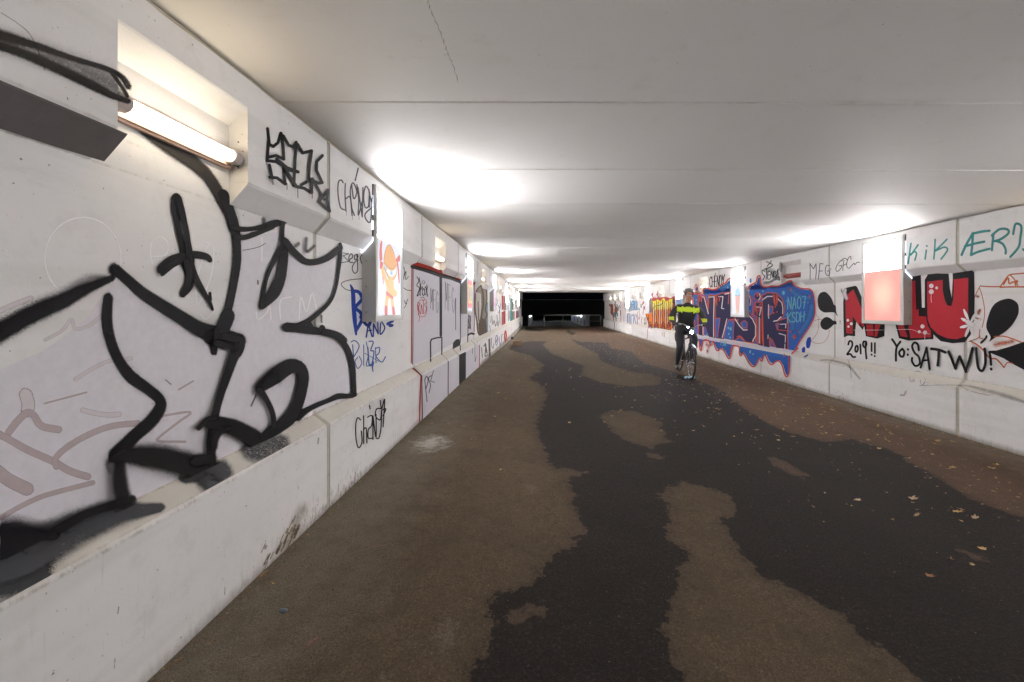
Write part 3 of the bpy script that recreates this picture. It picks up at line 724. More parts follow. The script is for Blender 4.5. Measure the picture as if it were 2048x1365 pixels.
lilac = spray((.745,.725,.775), .1, 1.0, .02); ghost = spray((.885,.875,.89), .2, 1.0, .0); mauve = spray((.50,.42,.44), .18, 1.0, .10); mauvel = spray((.70,.645,.68), .25, 1.0, .05)

A1, A2, A3, A4, A5 = (0,0,2.904), (0,400,2.676), (0,850,2.65), (640,320,3.593), (640,640,3.593)
B2, C1, C2, C3, C4 = (820,440,5.25), (0,380,5.25), (0,760,3.791), (360,420,5.25), (380,640,4.876)

# ---- soft lilac filling of the big letters, ghosts of older paint
p = Piece(-1, 'faded_paint', wallL, 'pale lilac filling and ghosts of older tags', base=.0008, step=.0001, surf='w').frame(0, 0, 1)
p.fill([(-40,770),(0,740),(90,700),(170,640),(232,556),(300,610),(380,668),(425,680),(455,640),(470,560),(473,480),(560,462),(563,500),(600,522),(625,526),(650,515),(676,495),(672,560),(655,620),(600,655),(640,668),(680,690),(700,740),(706,792),(640,815),(560,860),(400,950),(210,1030),(-40,1090)], lilac)
p.frame(*C1)
p.line([(870+400*math.cos(t), 720+430*math.sin(t)) for t in np.linspace(2.2, 6.9, 24)], 22, ghost)
p.line([(1600,700),(1740,680),(1760,560),(1680,490),(1590,560),(1580,680),(1600,780)], 20, ghost)
p.line([(0,1270),(160,1200),(320,1140)], 50, mauvel)
p.frame(*A2)
p.line([(240,750),(330,700),(380,640),(400,690),(460,680),(520,640),(560,600)], 16, mauvel)
p.line([(1100,230),(1140,240),(1130,400),(1060,560),(1050,440),(1090,300),(1120,230)], 9, ghost); p.line([(1070,610),(1100,640),(1140,600)], 8, ghost)
p.line([(1370,600),(1380,640),(1430,600),(1440,540),(1450,640)], 9, ghost); p.line([(1500,640),(1500,540),(1560,520)], 9, ghost); p.line([(1600,640),(1610,520),(1640,600),(1670,500),(1700,620)], 9, ghost)
p.line([(1400,200),(1400,330)], 8, ghost); p.line([(400,960),(560,870),(700,850)], 18, mauvel)
p.frame(*C2)
for pts, wd, mt in (([(190,110),(210,190),(200,240)], 90, mauvel), ([(60,400),(130,310),(200,250),(250,270),(310,350),(440,378)], 50, mauve), ([(-20,410),(60,450),(200,530),(400,620),(520,690),(660,735)], 50, mauve),
    ([(420,660),(420,590),(520,500),(680,410),(850,350),(1040,330)], 42, mauve), ([(0,1045),(150,960),(300,890),(450,845),(700,780)], 34, mauve), ([(-30,690),(60,760),(200,830)], 92, mauve),
    ([(620,230),(780,265),(900,262)], 34, mauvel), ([(1220,275),(1440,245),(1350,320),(1210,430),(1200,465),(1400,470)], 16, mauve), ([(330,180),(520,130),(650,95)], 12, mauve), ([(1350,75),(1460,10)], 12, mauve), ([(1250,0),(1290,35)], 12, bks)):
    p.line(pts, wd, mt)
p.done()

# ---- the big black letters
p = Piece(-1, 'graffiti_lettering', wallL, 'huge loose black spray letters with fat outlines', step=.00022, surf='w').frame(*A2); p.halo = (spray((.05,.04,.06), 1.0, .34, .2), 1.25); p.wide = 1.06
p.line([(-30,725),(60,672),(150,622),(250,575),(350,535),(430,490),(520,450),(600,418)], [96,92,88,84,70,60,44,30], bkf)
p.line([(-30,700),(150,600),(350,505),(470,432),(560,415)], [60,60,60,50,20], haze)
p.line([(612,372),(680,430),(760,500),(860,565),(980,640),(1060,690),(1150,720),(1280,752)], [52,50,56,60,64,72,76,60], bkm)
p.line([(605,350),(585,370),(600,400)], 26, bks)
p.line([(575,522),(568,600),(572,690),(600,790),(645,880),(700,950),(790,1015),(850,1070),(850,1120),(800,1190),(720,1260),(650,1330),(600,1370)], [44,50,50,48,48,56,50,50,56,60,60,66,60], bkm)
p.frame(*A1)
p.line([(735,665),(805,725),(885,785),(985,855),(1090,925),(1185,1005),(1240,1080),(1290,1170),(1330,1250),(1350,1330)], [50,62,70,72,70,62,58,58,54,50], spray((.028,.025,.024), .4, 1.0, .18))
p.frame(*A2)
p.line([(1190,-30),(1225,60),(1250,140),(1262,240),(1262,340),(1245,450),(1222,560),(1195,650),(1150,740),(1135,820)], [48,44,44,40,40,38,38,40,50,20], bk)
p.line([(1215,620),(1170,720),(1120,735)], 66, bk)
p.frame(*C1)
p.line([(1838,90),(1835,200),(1850,330),(1870,450),(1905,600),(1935,720),(1970,880),(1975,1000),(1905,1100)], [95,90,60,55,60,100,70,80,55], bk)
p.line([(1860,90),(1895,200),(1925,330),(1950,470),(1975,620),(1995,760)], [60,50,45,45,50,60], bk)
p.frame(*A2)
p.line([(855,372),(900,328),(960,304),(1040,294),(1100,306),(1118,326)], [44,38,34,34,30,22], bk); p.line([(860,398),(915,350),(980,320)], [20,26,20], bk)
p.line([(945,20),(985,150),(1000,270),(1010,350),(1040,420),(1085,500),(1115,550),(1130,588)], [20,26,30,40,30,24,18,12], bk); p.line([(1115,500),(1118,535)], 14, bk)
p.line([(990,330),(1005,400),(995,450),(970,506)], [30,34,30,26], bk)
p.frame(*C3)
p.line([(540,190),(640,205),(740,200),(850,180),(960,150),(1090,120)], [50,46,40,50,70,46], bk); p.line([(570,290),(660,290),(740,265),(840,230),(960,180)], [50,46,50,40,40], bk)
p.line([(1068,120),(1060,220),(1058,330)], [40,36,40], bk)
p.line([(1075,320),(1072,450),(1060,580),(1030,740),(960,880),(850,1010)], [60,84,92,100,110,60], bk); p.line([(1045,400),(980,520),(920,640),(880,760),(858,900),(842,1020)], [50,44,38,34,38,50], bk)
p.line([(1090,330),(1150,410),(1230,490),(1310,545),(1420,545),(1530,505),(1620,440),(1672,400)], [60,62,60,56,56,60,60,46], bk)
p.line([(1668,360),(1668,480),(1650,640),(1620,820),(1560,960),(1440,1080),(1320,1170),(1200,1215),(1090,1225)], [30,34,30,28,34,42,44,40,44], bk)
p.line([(1100,1232),(1200,1240),(1330,1260),(1440,1275),(1560,1290),(1650,1320),(1710,1370)], [84,80,72,64,56,56,56], bk); p.line([(1340,1200),(1360,1235)], 50, bk); p.line([(1475,1240),(1478,1270)], 56, bk)
p.line([(1465,1110),(1468,1180)], 18, bks); p.line([(855,100),(860,150)], 44, bks); p.line([(1305,300),(1305,440),(1390,380)], 30, bks); p.line([(1190,380),(1225,355)], 34, bks); p.line([(790,745),(792,780)], 14, bks)
p.line([(630,425),(700,415),(800,390),(870,352)], 5, bk)
p.frame(*C4)
p.line([(1290,125),(1380,150),(1450,195),(1510,270),(1550,370),(1572,480),(1578,600),(1585,725)], [52,50,48,46,46,44,42,40], bk)
p.line([(1020,940),(1120,880),(1220,830),(1320,790),(1420,748),(1500,745),(1590,740)], [90,50,44,40,50,44,36], bkm)
p.line([(450,190),(420,300),(370,440),(320,580),(270,720),(230,860),(200,1000),(180,1150),(175,1300),(170,1420)], [70,84,78,72,66,66,72,84,80,80], bkm)
p.line([(220,90),(228,200),(215,335)], [34,34,20], bk); p.line([(300,160),(400,185),(475,200),(470,280),(440,340)], [60,60,50,50,50], bk); p.line([(230,230),(320,255),(400,290)], [70,56,46], bkm)
p.line([(20,1055),(90,1010),(150,985)], [30,44,60], bks)
p.line([(150,1005),(260,1015),(380,1045),(500,1105),(600,1165),(700,1200)], [100,125,140,155,165,120], bkm); p.line([(200,1240),(210,1150),(260,1090),(340,1060)], [60,70,60,40], bkf)
p.line([(650,660),(720,610),(800,550),(880,490),(960,450),(1040,470),(1075,560),(1060,680),(1020,820),(950,950),(860,1030),(740,1110),(690,1150)], [90,110,130,130,120,110,100,96,100,110,100,90,80], bk)
p.line([(660,600),(780,500),(830,600)], 60, haze)
p.line([(645,690),(700,760),(745,840),(775,920),(785,1000),(780,1050)], [70,50,46,44,44,44], bkm); p.line([(610,730),(560,840)], 14, bks)
p.frame(*C2)
p.line([(865,640),(868,740),(885,860),(925,960)], [80,100,110,100], bkf); p.line([(800,610),(870,592),(960,575),(1080,578),(1200,592),(1340,630),(1500,680),(1600,700)], [36,70,120,160,170,175,170,130], bkf)
p.line([(790,600),(765,650),(790,700)], 24, haze); p.line([(1470,370),(1540,300),(1600,290)], 30, bkf)
p.line([(1440,620),(1560,600)], 90, bkf)
p.line([(340,1160),(440,1110),(580,1030),(720,980),(860,940),(960,900)], [60,60,56,50,50,50], bkf)
p.line([(-40,1140),(80,1135),(220,1160),(360,1180)], [110,110,90,70], bkf); p.fill([(-60,1120),(100,1110),(220,1130),(360,1165),(240,1230),(0,1350),(-60,1370)], bk); p.line([(-40,1060),(120,1080),(300,1120)], 70, haze)
p.done()
p = Piece(-1, 'graffiti_tag', wallL, 'sooty black spray stroke across the upper band beside the lamp').frame(*A1)
p.line([(-20,205),(80,230),(200,265),(330,310),(450,350),(600,395),(700,445),(742,505)], [70,56,40,34,30,30,34,40], bkf)
p.line([(-20,260),(150,320),(300,385),(450,455),(560,510),(650,555),(742,590)], [50,50,56,56,50,40,30], bkf); p.line([(650,430),(700,500),(735,560)], 22, bkf)
p.line([(-20,230),(200,300),(450,395),(700,520)], 130, spray((.10,.09,.085), .9, .65, .4)); p.line([(0,75),(100,140),(180,220),(255,410)], 5, bks)
p.fill([(-30,452),(0,465),(370,621),(736,776),(600,936),(480,900),(300,845),(0,746),(-30,738)], spray((.135,.125,.125), .1, 1.0, .10), surf=None)
p.done()
p = Piece(-1, 'graffiti_tag', wallL, 'worn black spray spots along the bench ledge').frame(*A3)
p.line([(-40,800),(60,790),(150,790),(200,740)], [260,250,200,150], bkworn, skip='front'); p.line([(0,760),(150,690),(300,600),(450,530),(600,470),(740,455),(850,440)], [190,230,200,170,140,80,50], bkworn, skip='front')
p.line([(150,650),(400,530),(610,430),(700,400)], [80,80,60,40], bkworn, skip='front')
p.line([(980,285),(1080,250),(1190,250)], [60,110,110], bkworn, skip='front'); p.line([(1090,310),(1130,320)], 100, bkworn, skip='front')
p.line([(1330,140),(1410,130),(1500,85)], [110,130,80], spray((.07,.07,.08), .5, .85, .36), skip='front')
p.done()
p = Piece(-1, 'dirt_splash', wallL, 'brown mud splashes low on the bench face').frame(*A3)
mud = spray((.20,.125,.06), .9, .7, .5)
for q in range(26):
    rr = random.Random(q); x = 1590 - 200 * rr.random() ** 1.4; y = 470 + (1640 - x) * .95 + rr.uniform(-70, 40); L = rr.uniform(14, 60)
    p.line([(x, y), (x - L * .45, y + L)], rr.uniform(4, 14), mud)
p.line([(1600,440),(1560,520),(1530,600),(1500,640)], 60, spray((.34,.25,.16), .95, .5, .5)); p.line([(1680,70),(1676,100)], 7, mud); p.line([(1180,860),(1178,900)], 5, mud); p.line([(592,1240),(588,1290)], 5, mud); p.line([(612,965),(606,1000)], 6, mud)
p.done()
# ---- tags on the left wall
p = Piece(-1, 'graffiti_tag', wallL, 'angular black SEIK tag on the upper band').frame(*A1)
for pts in ([(1552,748),(1562,840),(1585,852),(1612,830),(1628,775)], [(1630,775),(1642,860),(1645,925),(1600,905),(1552,915)], [(1556,820),(1548,935),(1600,940),(1640,965),(1652,1070),(1605,1035),(1562,1030)], [(1560,960),(1575,1035)],
  [(1640,790),(1672,845),(1700,855),(1715,828),(1708,930),(1700,1080)], [(1600,925),(1660,975),(1725,1000),(1650,985),(1715,1085),(1760,1095),(1800,1120)], [(1722,840),(1750,890),(1802,878),(1790,960),(1785,1040),(1840,1065),(1865,1062)], [(1865,905),(1832,940),(1830,990),(1862,1060)], [(1740,1075),(1805,1040),(1850,1120),(1862,1150)],
  [(1895,1105),(1868,1140),(1842,1172),(1905,1228),(1890,1160),(1895,1105)], [(1800,1045),(1800,1120)]): p.line(pts, 17, bk, smooth=False)
p.dot(1875, 1160, 8, bk)
for x, a, b in ((1573,1035,1075),(1655,1065,1102),(1718,1085,1150),(1802,1115,1152)): p.line([(x,a),(x,b)], 4, bk)
p.done()
grey = spray((.05,.05,.06), .3, .9, .25)
p = Piece(-1, 'graffiti_tag', wallL, 'thin dark grey CHENGY tag beside the light box').frame(*A4)
for pts, sm in (([(165,165),(150,145),(130,165),(128,250),(145,340),(175,360)],1), ([(180,170),(178,260),(185,370)],1), ([(185,280),(215,270),(228,400)],1), ([(225,180),(240,280),(262,230),(235,165),(215,220),(225,340),(245,400)],1), ([(250,150),(272,60)],0), ([(262,180),(275,290),(272,400),(300,300)],1), ([(270,200),(300,410),(305,200)],0),
    ([(350,220),(325,190),(310,260),(320,340),(345,330),(352,230),(350,340)],1), ([(385,200),(370,320),(360,440),(335,440),(320,390),(385,330)],1), ([(345,215),(365,300),(390,215)],0)): p.line(pts, 9, grey, smooth=bool(sm))
for x, a, b in ((185,370,400),(228,400,430),(275,400,430)): p.line([(x,a),(x,b)], 2.5, grey)
p.done()
p = Piece(-1, 'graffiti_tag', wallL, 'black CHENGY tag on the bench face').frame(*A5)
for pts in ([(290,720),(268,705),(255,760),(258,860),(275,920),(300,880),(295,800)], [(312,690),(312,790),(312,890)], [(312,790),(330,780),(335,885)], [(340,700),(372,690),(368,760),(345,790),(345,850),(375,850)], [(378,690),(378,860)], [(378,690),(400,850),(400,680)], [(440,640),(405,640),(395,690),(430,720),(440,650),(435,780),(420,850),(400,850)], [(430,580),(440,640),(462,570),(450,770)], [(440,650),(470,640),(450,690)]): p.line(pts, 8, bk)
p.line([(352,615),(356,640)], 8, bk); p.done()
p = Piece(-1, 'graffiti_tag', wallL, 'small thin black seg tag and a looping line').frame(*A4)
p.line([(165,670),(205,675),(165,690),(205,730),(150,740)], 5, grey, False); p.line([(205,720),(232,700),(222,675),(205,700),(212,735),(235,738)], 6, bk); p.line([(262,680),(245,690),(250,720),(268,700),(262,680),(268,790),(245,815),(228,780),(245,740),(270,720)], 6, bk); p.line([(300,680),(286,710),(300,750)], 6, bk)
p.line([(300,855),(220,862),(160,880),(150,900),(180,930),(225,942)], 5, grey); p.line([(595,918),(620,935),(656,940)], 4, bk); p.line([(598,770),(604,800),(598,860)], 4, bk); p.line([(598,850),(615,800),(612,860),(632,840)], 4, bk); p.line([(605,1010),(612,1035),(628,1000)], 4, grey); p.line([(595,1065),(605,1060),(620,1030)], 4, grey)
p.done()
blue = spray((.008,.04,.28), .15, .97, .1); bluel = spray((.03,.12,.42), .35, .85, .25)
p = Piece(-1, 'graffiti_tag', wallL, 'blue letters BOANDS painted behind the light box').frame(*A4)
p.line([(218,900),(235,950),(240,1050),(248,1150),(258,1255)], [10,26,28,28,14], blue); p.line([(235,945),(275,950),(300,1000),(255,1060),(290,1100),(300,1150),(255,1230)], 22, blue); p.line([(290,1130),(325,1180),(350,1190),(360,1160)], 20, blue)
p.line([(330,1275),(345,1180),(372,1270)], 10, blue, False); p.line([(335,1230),(368,1225)], 8, blue); p.line([(380,1270),(382,1180),(415,1250),(412,1165)], 9, blue, False); p.line([(432,1175),(430,1255),(462,1210),(440,1165)], 9, blue); p.line([(520,1160),(480,1180),(520,1190),(500,1195)], 16, blue)
p.done()
p = Piece(-1, 'graffiti_tag', wallL, 'light blue scribbled POIZER tag under the light box').frame(*A5)
p.line([(222,160),(250,150),(280,190),(245,260),(232,262)], 7, bluel); p.line([(232,180),(240,270)], 7, bluel); p.line([(270,270),(250,300),(270,350),(298,310),(280,262)], 6, bluel); p.line([(312,180),(312,330)], 6, bluel)
p.line([(330,160),(345,250),(330,330),(365,320)], 6, bluel); p.line([(350,155),(380,160),(362,220),(385,230),(372,320),(378,370)], 8, bluel); p.line([(395,200),(400,310)], 6, bluel); p.line([(398,205),(425,200),(420,240),(400,262),(440,305),(468,265)], 7, bluel); p.line([(318,240),(420,300)], 4, bluel); p.line([(340,200),(352,330),(380,300),(372,350)], 9, bluel)
p.done()
# ---- the painted doors (lilac with black lines and a red border)
redp = spray((.42,.035,.02), .12, .97, .12); door = spray((.66,.64,.70), .1, 1.0, .02); wh = spray((.86,.85,.86), .2, .92, .1)
p = Piece(-1, 'graffiti_mural', wallL, 'lilac painted doors with black lines and a bright red border', step=.0002).frame(*A4)
p.fill([(664,768),(860,830),(1010,872),(1056,900),(1104,906),(1104,1250),(1056,1260),(1008,1290),(873,1365),(800,1420),(664,1480)], door, surf='w')
p.fill([(660,752),(700,736),(790,764),(850,790),(875,790),(880,815),(920,830),(1020,858),(1000,875),(872,826),(800,800)], redp)
p.fill([(1098,880),(1120,880),(1108,906),(1098,900)], redp)
p.line([(660,756),(658,900),(657,1100),(656,1365),(655,1460)], 7, redp, False); p.line([(668,775),(667,1000),(666,1300),(664,1470)], 5, bk, False)
p.line([(662,768),(760,795),(868,832),(940,850),(1010,880)], [26,26,26,24,20], bkm)
p.line([(866,830),(867,1000),(867,1150),(867,1262)], 17, bk, False); p.line([(884,850),(882,1000)], 3, wh, False)
p.line([(794,1450),(792,1310),(800,1290),(835,1280),(870,1275)], 9, bk, False); p.line([(874,1275),(874,1400)], 8, bk, False)
p.line([(1009,875),(1008,1100),(1007,1370)], 6, bk, False); p.line([(972,995),(973,1100),(974,1222)], 4, bk, False)
p.line([(1070,940),(1068,1100),(1062,1250)], 3, grey, False); p.line([(1062,1258),(1085,1246),(1108,1250)], 9, bk); p.line([(1060,1260),(1060,1310)], 6, bk)
p.line([(1110,905),(1108,1100),(1106,1235)], 5, spray((.20,.01,.03), .15, .95, .1), False)
p.frame(*A5)
p.fill([(955,165),(975,142),(1000,138),(1005,160),(1006,184),(955,212)], bk)
p.fill([(728,402),(800,366),(920,300),(1050,232),(1145,180),(1143,340),(1048,438),(920,548),(732,735)], door)
p.line([(662,352),(722,402),(716,570),(712,740)], [6,7,8,8], redp, False); p.line([(670,350),(728,404),(730,560),(733,728)], [7,7,6,6], bk, False)
p.line([(919,300),(918,420),(918,550)], 6, bk, False); p.fill([(997,252),(1046,230),(1046,436),(997,480)], bk)
p.line([(1094,205),(1094,245)], 3, grey, False); p.line([(1110,185),(1112,300),(1122,260)], 4, bks, False); p.line([(1145,182),(1143,345)], 5, spray((.35,.02,.05), .15, .9, .1), False)
for x in (876, 952, 1082): p.line([(x, 252 if x < 900 else 215 if x < 1000 else 150), (x + 42, 295 if x < 900 else 256 if x < 1000 else 190)], 2, grey, False)
p.line([(748,430),(765,590)], 5, bk, False); p.line([(748,430),(762,405),(772,440),(755,500)], 5, bk); p.line([(800,400),(775,420),(790,470),(778,525)], 5, bk); p.line([(812,365),(790,440),(820,450)], 4, bk, False)
p.done()
p = Piece(-1, 'graffiti_tag', wallL, 'black and pink tags SHOOK and RATS on the painted doors').frame(*B2)
p.line([(72,600),(92,640),(70,690),(98,720),(72,800),(100,780)], 8, bk); p.line([(95,610),(105,700),(92,780)], 7, bk); p.line([(112,670),(108,800)], 6, bk, False); p.line([(112,740),(128,700),(128,790)], 6, bk); p.line([(138,720),(128,760),(140,800),(152,760),(140,720)], 6, bk); p.line([(158,700),(150,760),(162,790),(168,730),(158,700)], 6, bk); p.line([(172,680),(176,810)], 5, bk, False); p.line([(183,690),(176,750),(184,805)], 5, bk)
p.line([(120,655),(138,640),(155,658),(138,675),(120,655)], 5, bk); p.line([(105,822),(130,812),(150,824)], 5, bk)
pinkp = spray((.50,.07,.07), .2, .92, .15)
p.line([(80,870),(84,1000)], 7, pinkp); p.line([(78,870),(100,880),(86,930),(104,990)], 7, pinkp); p.line([(108,990),(116,890),(128,985)], 6, pinkp); p.line([(120,850),(150,845)], 6, pinkp); p.line([(136,850),(138,990)], 6, pinkp); p.line([(165,870),(148,890),(168,930),(150,985)], 6, pinkp); p.line([(96,1010),(130,1020),(160,1000),(172,930),(168,860),(155,835),(110,840),(75,880),(74,940),(92,1010),(88,1070)], 5, pinkp)
p.done()
gw_ = spray((.12,.12,.14), .6, .5, .35)
p = Piece(-1, 'graffiti_tag', wallL, 'faint grey MFG tags on the painted doors').frame(*B2)
p.text('MFG', [(212,720),(298,760),(296,985),(212,930)], 7, gw_); p.text('MFG', [(362,650),(462,720),(470,980),(362,940)], 6, gw_, .3)
p.line([(476,828),(475,1155)], 5, bk, False)
p.text('TSTAR', [(606,1000),(634,1010),(634,1150),(606,1140)], 3, bk); p.line([(604,1040),(600,1200)], 4, bk, False); p.line([(605,1215),(630,1200),(665,1205)], 9, bk)
p.done()
br = spray((.060,.034,.014), .5, .95, .25)
p = Piece(-1, 'graffiti_mural', wallL, 'brown smoky bubble letters between two light boxes').frame(*B2)
p.fill([(690,740),(720,700),(760,690),(800,700),(806,900),(806,1190),(760,1210),(720,1215),(700,1100),(680,900)], spray((.30,.24,.17), .2, .75, .4), surf='w')
p.line([(745,690),(700,740),(682,830),(680,940),(700,1060),(712,1180),(735,1215)], 12, br, surf='w'); p.line([(745,690),(765,780),(768,900),(750,1000),(745,1200)], 16, br, surf='w'); p.line([(715,850),(720,930),(722,1050)], 14, br, surf='w')
p.line([(780,720),(800,690),(806,840),(790,940),(806,1000),(780,1080),(800,1190)], 12, br, surf='w'); p.fill([(720,1080),(745,1020),(800,1060),(808,1180),(745,1222),(722,1215)], br, surf='w'); p.line([(760,715),(785,700),(812,685)], 12, bk, surf='w'); p.line([(735,780),(740,900),(735,1000)], 9, wh, surf='w')
p.fill([(690,760),(735,770),(740,1000),(715,1100),(690,960)], spray((.7,.68,.62), .2, .8, .3), surf='w'); p.line([(712,860),(716,960),(720,1060)], 9, br, surf='w')
p.frame(*A5); p.line([(1160,200),(1165,270)], 5, br); p.line([(1175,190),(1190,180),(1185,260),(1205,250)], 6, br); p.fill([(1208,140),(1222,134),(1225,260),(1212,278)], spray((.10,.08,.055), .3, .8, .4)); p.line([(1186,170),(1198,240)], 8, br)
p.done()
p = Piece(-1, 'graffiti_tag', wallL, 'row of thin tags and looping letters between the third and fourth light boxes').frame(*B2)
tq = spray((.25,.45,.60), .4, .7, .3); pur = spray((.06,.04,.22), .25, .92, .1)
p.line([(812,870),(812,1190)], 14, tq, surf='w'); p.line([(838,1010),(846,1080),(856,1040)], 4, gw_); p.line([(858,1010),(868,1100),(880,1060)], 5, bk); p.line([(885,1060),(898,1120),(908,1070)], 5, bk); p.line([(912,1000),(922,1120),(932,1060)], 5, bk); p.line([(905,900),(915,870),(910,830)], 4, bk); p.line([(940,960),(945,1100)], 5, bk); p.line([(925,900),(942,930),(930,980)], 6, bluel); p.line([(950,880),(940,960)], 5, bluel); p.line([(832,1110),(842,1150),(836,1180)], 4, bluel)
p.line([(852,1240),(856,1320),(872,1350),(880,1300)], 5, pur); p.line([(905,1215),(895,1260),(905,1320),(922,1270),(910,1210)], 5, pur); p.line([(935,1230),(942,1310),(958,1280),(962,1210),(972,1200)], 5, pur); p.line([(900,1290),(915,1250)], 7, pur)
p.done()
p = Piece(-1, 'graffiti_mural', wallL, 'red block letters past the third light box').frame(*B2)
red2 = spray((.38,.03,.03), .12, .95, .15)
p.fill([(963,800),(982,790),(984,935),(963,950)], red2, surf='w'); p.fill([(962,970),(1002,955),(1002,1105),(985,1120),(962,1118)], red2, surf='w'); p.line([(975,990),(978,1100)], 4, spray((.75,.4,.35), .2, .7, .1), surf='w'); p.line([(990,1010),(992,1100)], 3, spray((.10,.05,.1), .2, .8, .1), surf='w')
p.ell(1002, 1225, 16, 66, red2); p.line([(1006,1195),(1002,1225),(1010,1245)], 3, wh)
p.done()
teal = spray((.02,.30,.27), .15, .93, .15)
p = Piece(-1, 'graffiti_mural', wallL, 'teal and orange lettering near the far end of the left wall').frame(*B2)
p.fill([(1052,830),(1068,815),(1068,955),(1084,965),(1082,1060),(1052,1085)], teal, surf='w'); p.fill([(1040,960),(1050,950),(1050,1040),(1040,1050)], spray((.7,.28,.15), .2, .8, .2), surf='w'); p.line([(1056,840),(1060,1070)], 3, bk, surf='w'); p.line([(1078,970),(1074,1060)], 3, bk, surf='w')
p.fill([(1084,965),(1098,955),(1098,1050),(1084,1060)], spray((.5,.08,.06), .2, .85, .2), surf='w'); p.fill([(1100,860),(1110,850),(1108,940),(1100,945)], spray((.5,.30,.25), .2, .7, .2), surf='w')
p.fill([(1112,960),(1124,950),(1124,1045),(1112,1052)], spray((.30,.02,.05), .2, .9, .2), surf='w'); p.fill([(1126,960),(1140,955),(1138,1030),(1126,1036)], spray((.10,.14,.28), .2, .8, .3), surf='w'); p.fill([(1150,1075),(1160,1070),(1160,1130),(1150,1140)], spray((.05,.07,.16), .2, .7, .3)); p.line([(1030,690),(1036,720),(1040,700)], 4, bk); p.line([(1030,900),(1032,1060)], 6, bluel, surf='w')
p.done()
# ================================================================ right wall
A8, A7, B4, B6, B7 = (1580,400,2.528), (1180,520,4.267), (1200,560,11.37), (1660,460,6.5), (1380,520,5.46)
C5, C6, C7, C8 = (1840,400,5.25), (1840,620,4.548), (1640,600,5.25), (1490,500,7.585)
redm = spray((.40,.022,.035), .12, .97, .10); tealp = spray((.03,.27,.26), .35, .85, .3); org = spray((.60,.13,.03), .35, .9, .2); orgs = spray((.60,.15,.05), .75, .6, .3)
p = Piece(1, 'graffiti_mural', wallR, 'red MALU block letters with thick black outlines and white dots', step=.0002).frame(*C8)
# M
p.fill([(1512,585),(1560,570),(1680,545),(1760,760),(1850,1000),(1860,1130),(1765,1180),(1690,1090),(1670,1260),(1500,1330),(1490,800)], bk)
p.frame(*A8)
p.fill([(272,470),(278,462),(330,435),(340,440),(420,620),(480,628),(478,690),(440,702),(384,690),(376,640),(368,658),(330,610),(330,690),(276,686)], bk)
p.fill([(280,490),(318,455),(322,452),(352,560),(352,640),(318,590),(318,678),(284,675)], redm); p.fill([(322,455),(350,520),(380,600),(372,648),(330,580)], redm)
p.fill([(386,630),(420,630),(424,690),(390,686)], redm); p.fill([(430,630),(458,630),(440,692),(428,692)], redm)
# A, L
p.fill([(532,625),(612,390),(660,380),(668,545),(712,545),(728,590),(726,705),(600,712),(552,700)], bk)
p.fill([(544,630),(575,630),(598,695),(560,690)], redm); p.fill([(606,630),(612,410),(648,395),(652,588),(712,592),(714,696),(610,700),(600,640)], redm)
p.fill([(612,392),(652,385),(658,390),(658,545),(640,560),(612,400)], bk); p.fill([(612,415),(634,408),(640,590),(612,620)], redm)
p.line([(578,630),(604,700)], 8, bk, False)
# U
p.frame(0, 0, 1)
p.fill([(1850,560),(1855,549),(1875,547),(1898,548),(1900,575),(1904,596),(1906,560),(1906,547),(1925,544),(1944,541),(1949,545),(1950,600),(1949,640),(1942,670),(1930,685),(1905,687),(1882,683),(1866,668),(1856,652),(1850,620)], bk)
p.fill([(1855,564),(1886,560),(1886,581),(1890,600),(1895,611),(1903,613),(1907,600),(1908,581),(1908,559),(1937,556),(1937,628),(1934,672),(1914,679),(1895,677),(1876,669),(1862,655),(1856,640),(1855,600)], redm)
p.frame(*C5)
for x, y, r in ((122,905,24),(178,925,15),(122,965,26),(28,1330,20)): p.dot(x, y, r, wh)
p.line([(122,985),(120,1040),(124,1078)], 4, wh)
p.frame(*C7)
for x, y, r in ((295,215,15),(332,252,16),(302,282,12),(1080,280,22),(1046,336,16),(1108,344,22)): p.dot(x, y, r, wh)
p.line([(1105,360),(1105,440)], 4, wh); p.line([(360,318),(600,318),(800,314),(960,312),(1040,340),(1155,360)], 3, wh)
p.line([(270,365),(266,470)], 2.5, redm); p.line([(352,370),(350,410)], 2.5, redm)
p.frame(*C8); p.line([(1530,600),(1515,660),(1545,740)], [40,60,50], spray((.80,.78,.84), .7, .8, .3)); p.line([(1470,600),(1475,640)], 30, spray((.45,.45,.5), .8, .5, .3))
p.frame(*C6)
for a, b in (((385,80),(430,105)), ((375,160),(440,145)), ((405,0),(445,90)), ((550,90),(480,130)), ((520,20),(470,110)), ((540,180),(480,140)), ((490,230),(465,150)), ((420,240),(455,150))):
    p.line([a, ((a[0]+b[0])/2, (a[1]+b[1])/2), b], [14, 26, 16], wh)
p.line([(440,110),(480,140)], 40, wh)
p.done()
p = Piece(1, 'graffiti_tag', wallR, 'black writing 2019!! and Yo:SATWU! under the red letters').frame(*C7); p.halo = (spray((.05,.05,.05), 1.0, .28, .2), 1.3)
for pts in ([(298,470),(310,435),(335,440),(340,480),(315,530),(285,575),(320,570),(345,600),(372,600)], [(378,490),(370,530),(385,548),(400,520),(395,485),(378,488)], [(425,470),(428,520),(430,565)], [(485,440),(460,440),(455,480),(475,500),(490,470),(485,440),(482,520),(490,618)], [(545,455),(545,540)], [(545,575),(546,580)], [(580,455),(580,560)], [(578,590),(579,594)]): p.line(pts, 17, bk)
for pts in ([(762,415),(790,455),(810,490)], [(850,440),(812,495),(803,560),(803,640)], [(870,515),(838,550),(850,590),(880,595),(890,545),(870,515)], [(930,520),(932,526)], [(928,575),(930,582)], [(1045,530),(1035,470),(1000,450),(975,490),(1000,555),(1045,600),(1055,670),(1010,695),(975,650),(975,610)]): p.line(pts, 20, bk)
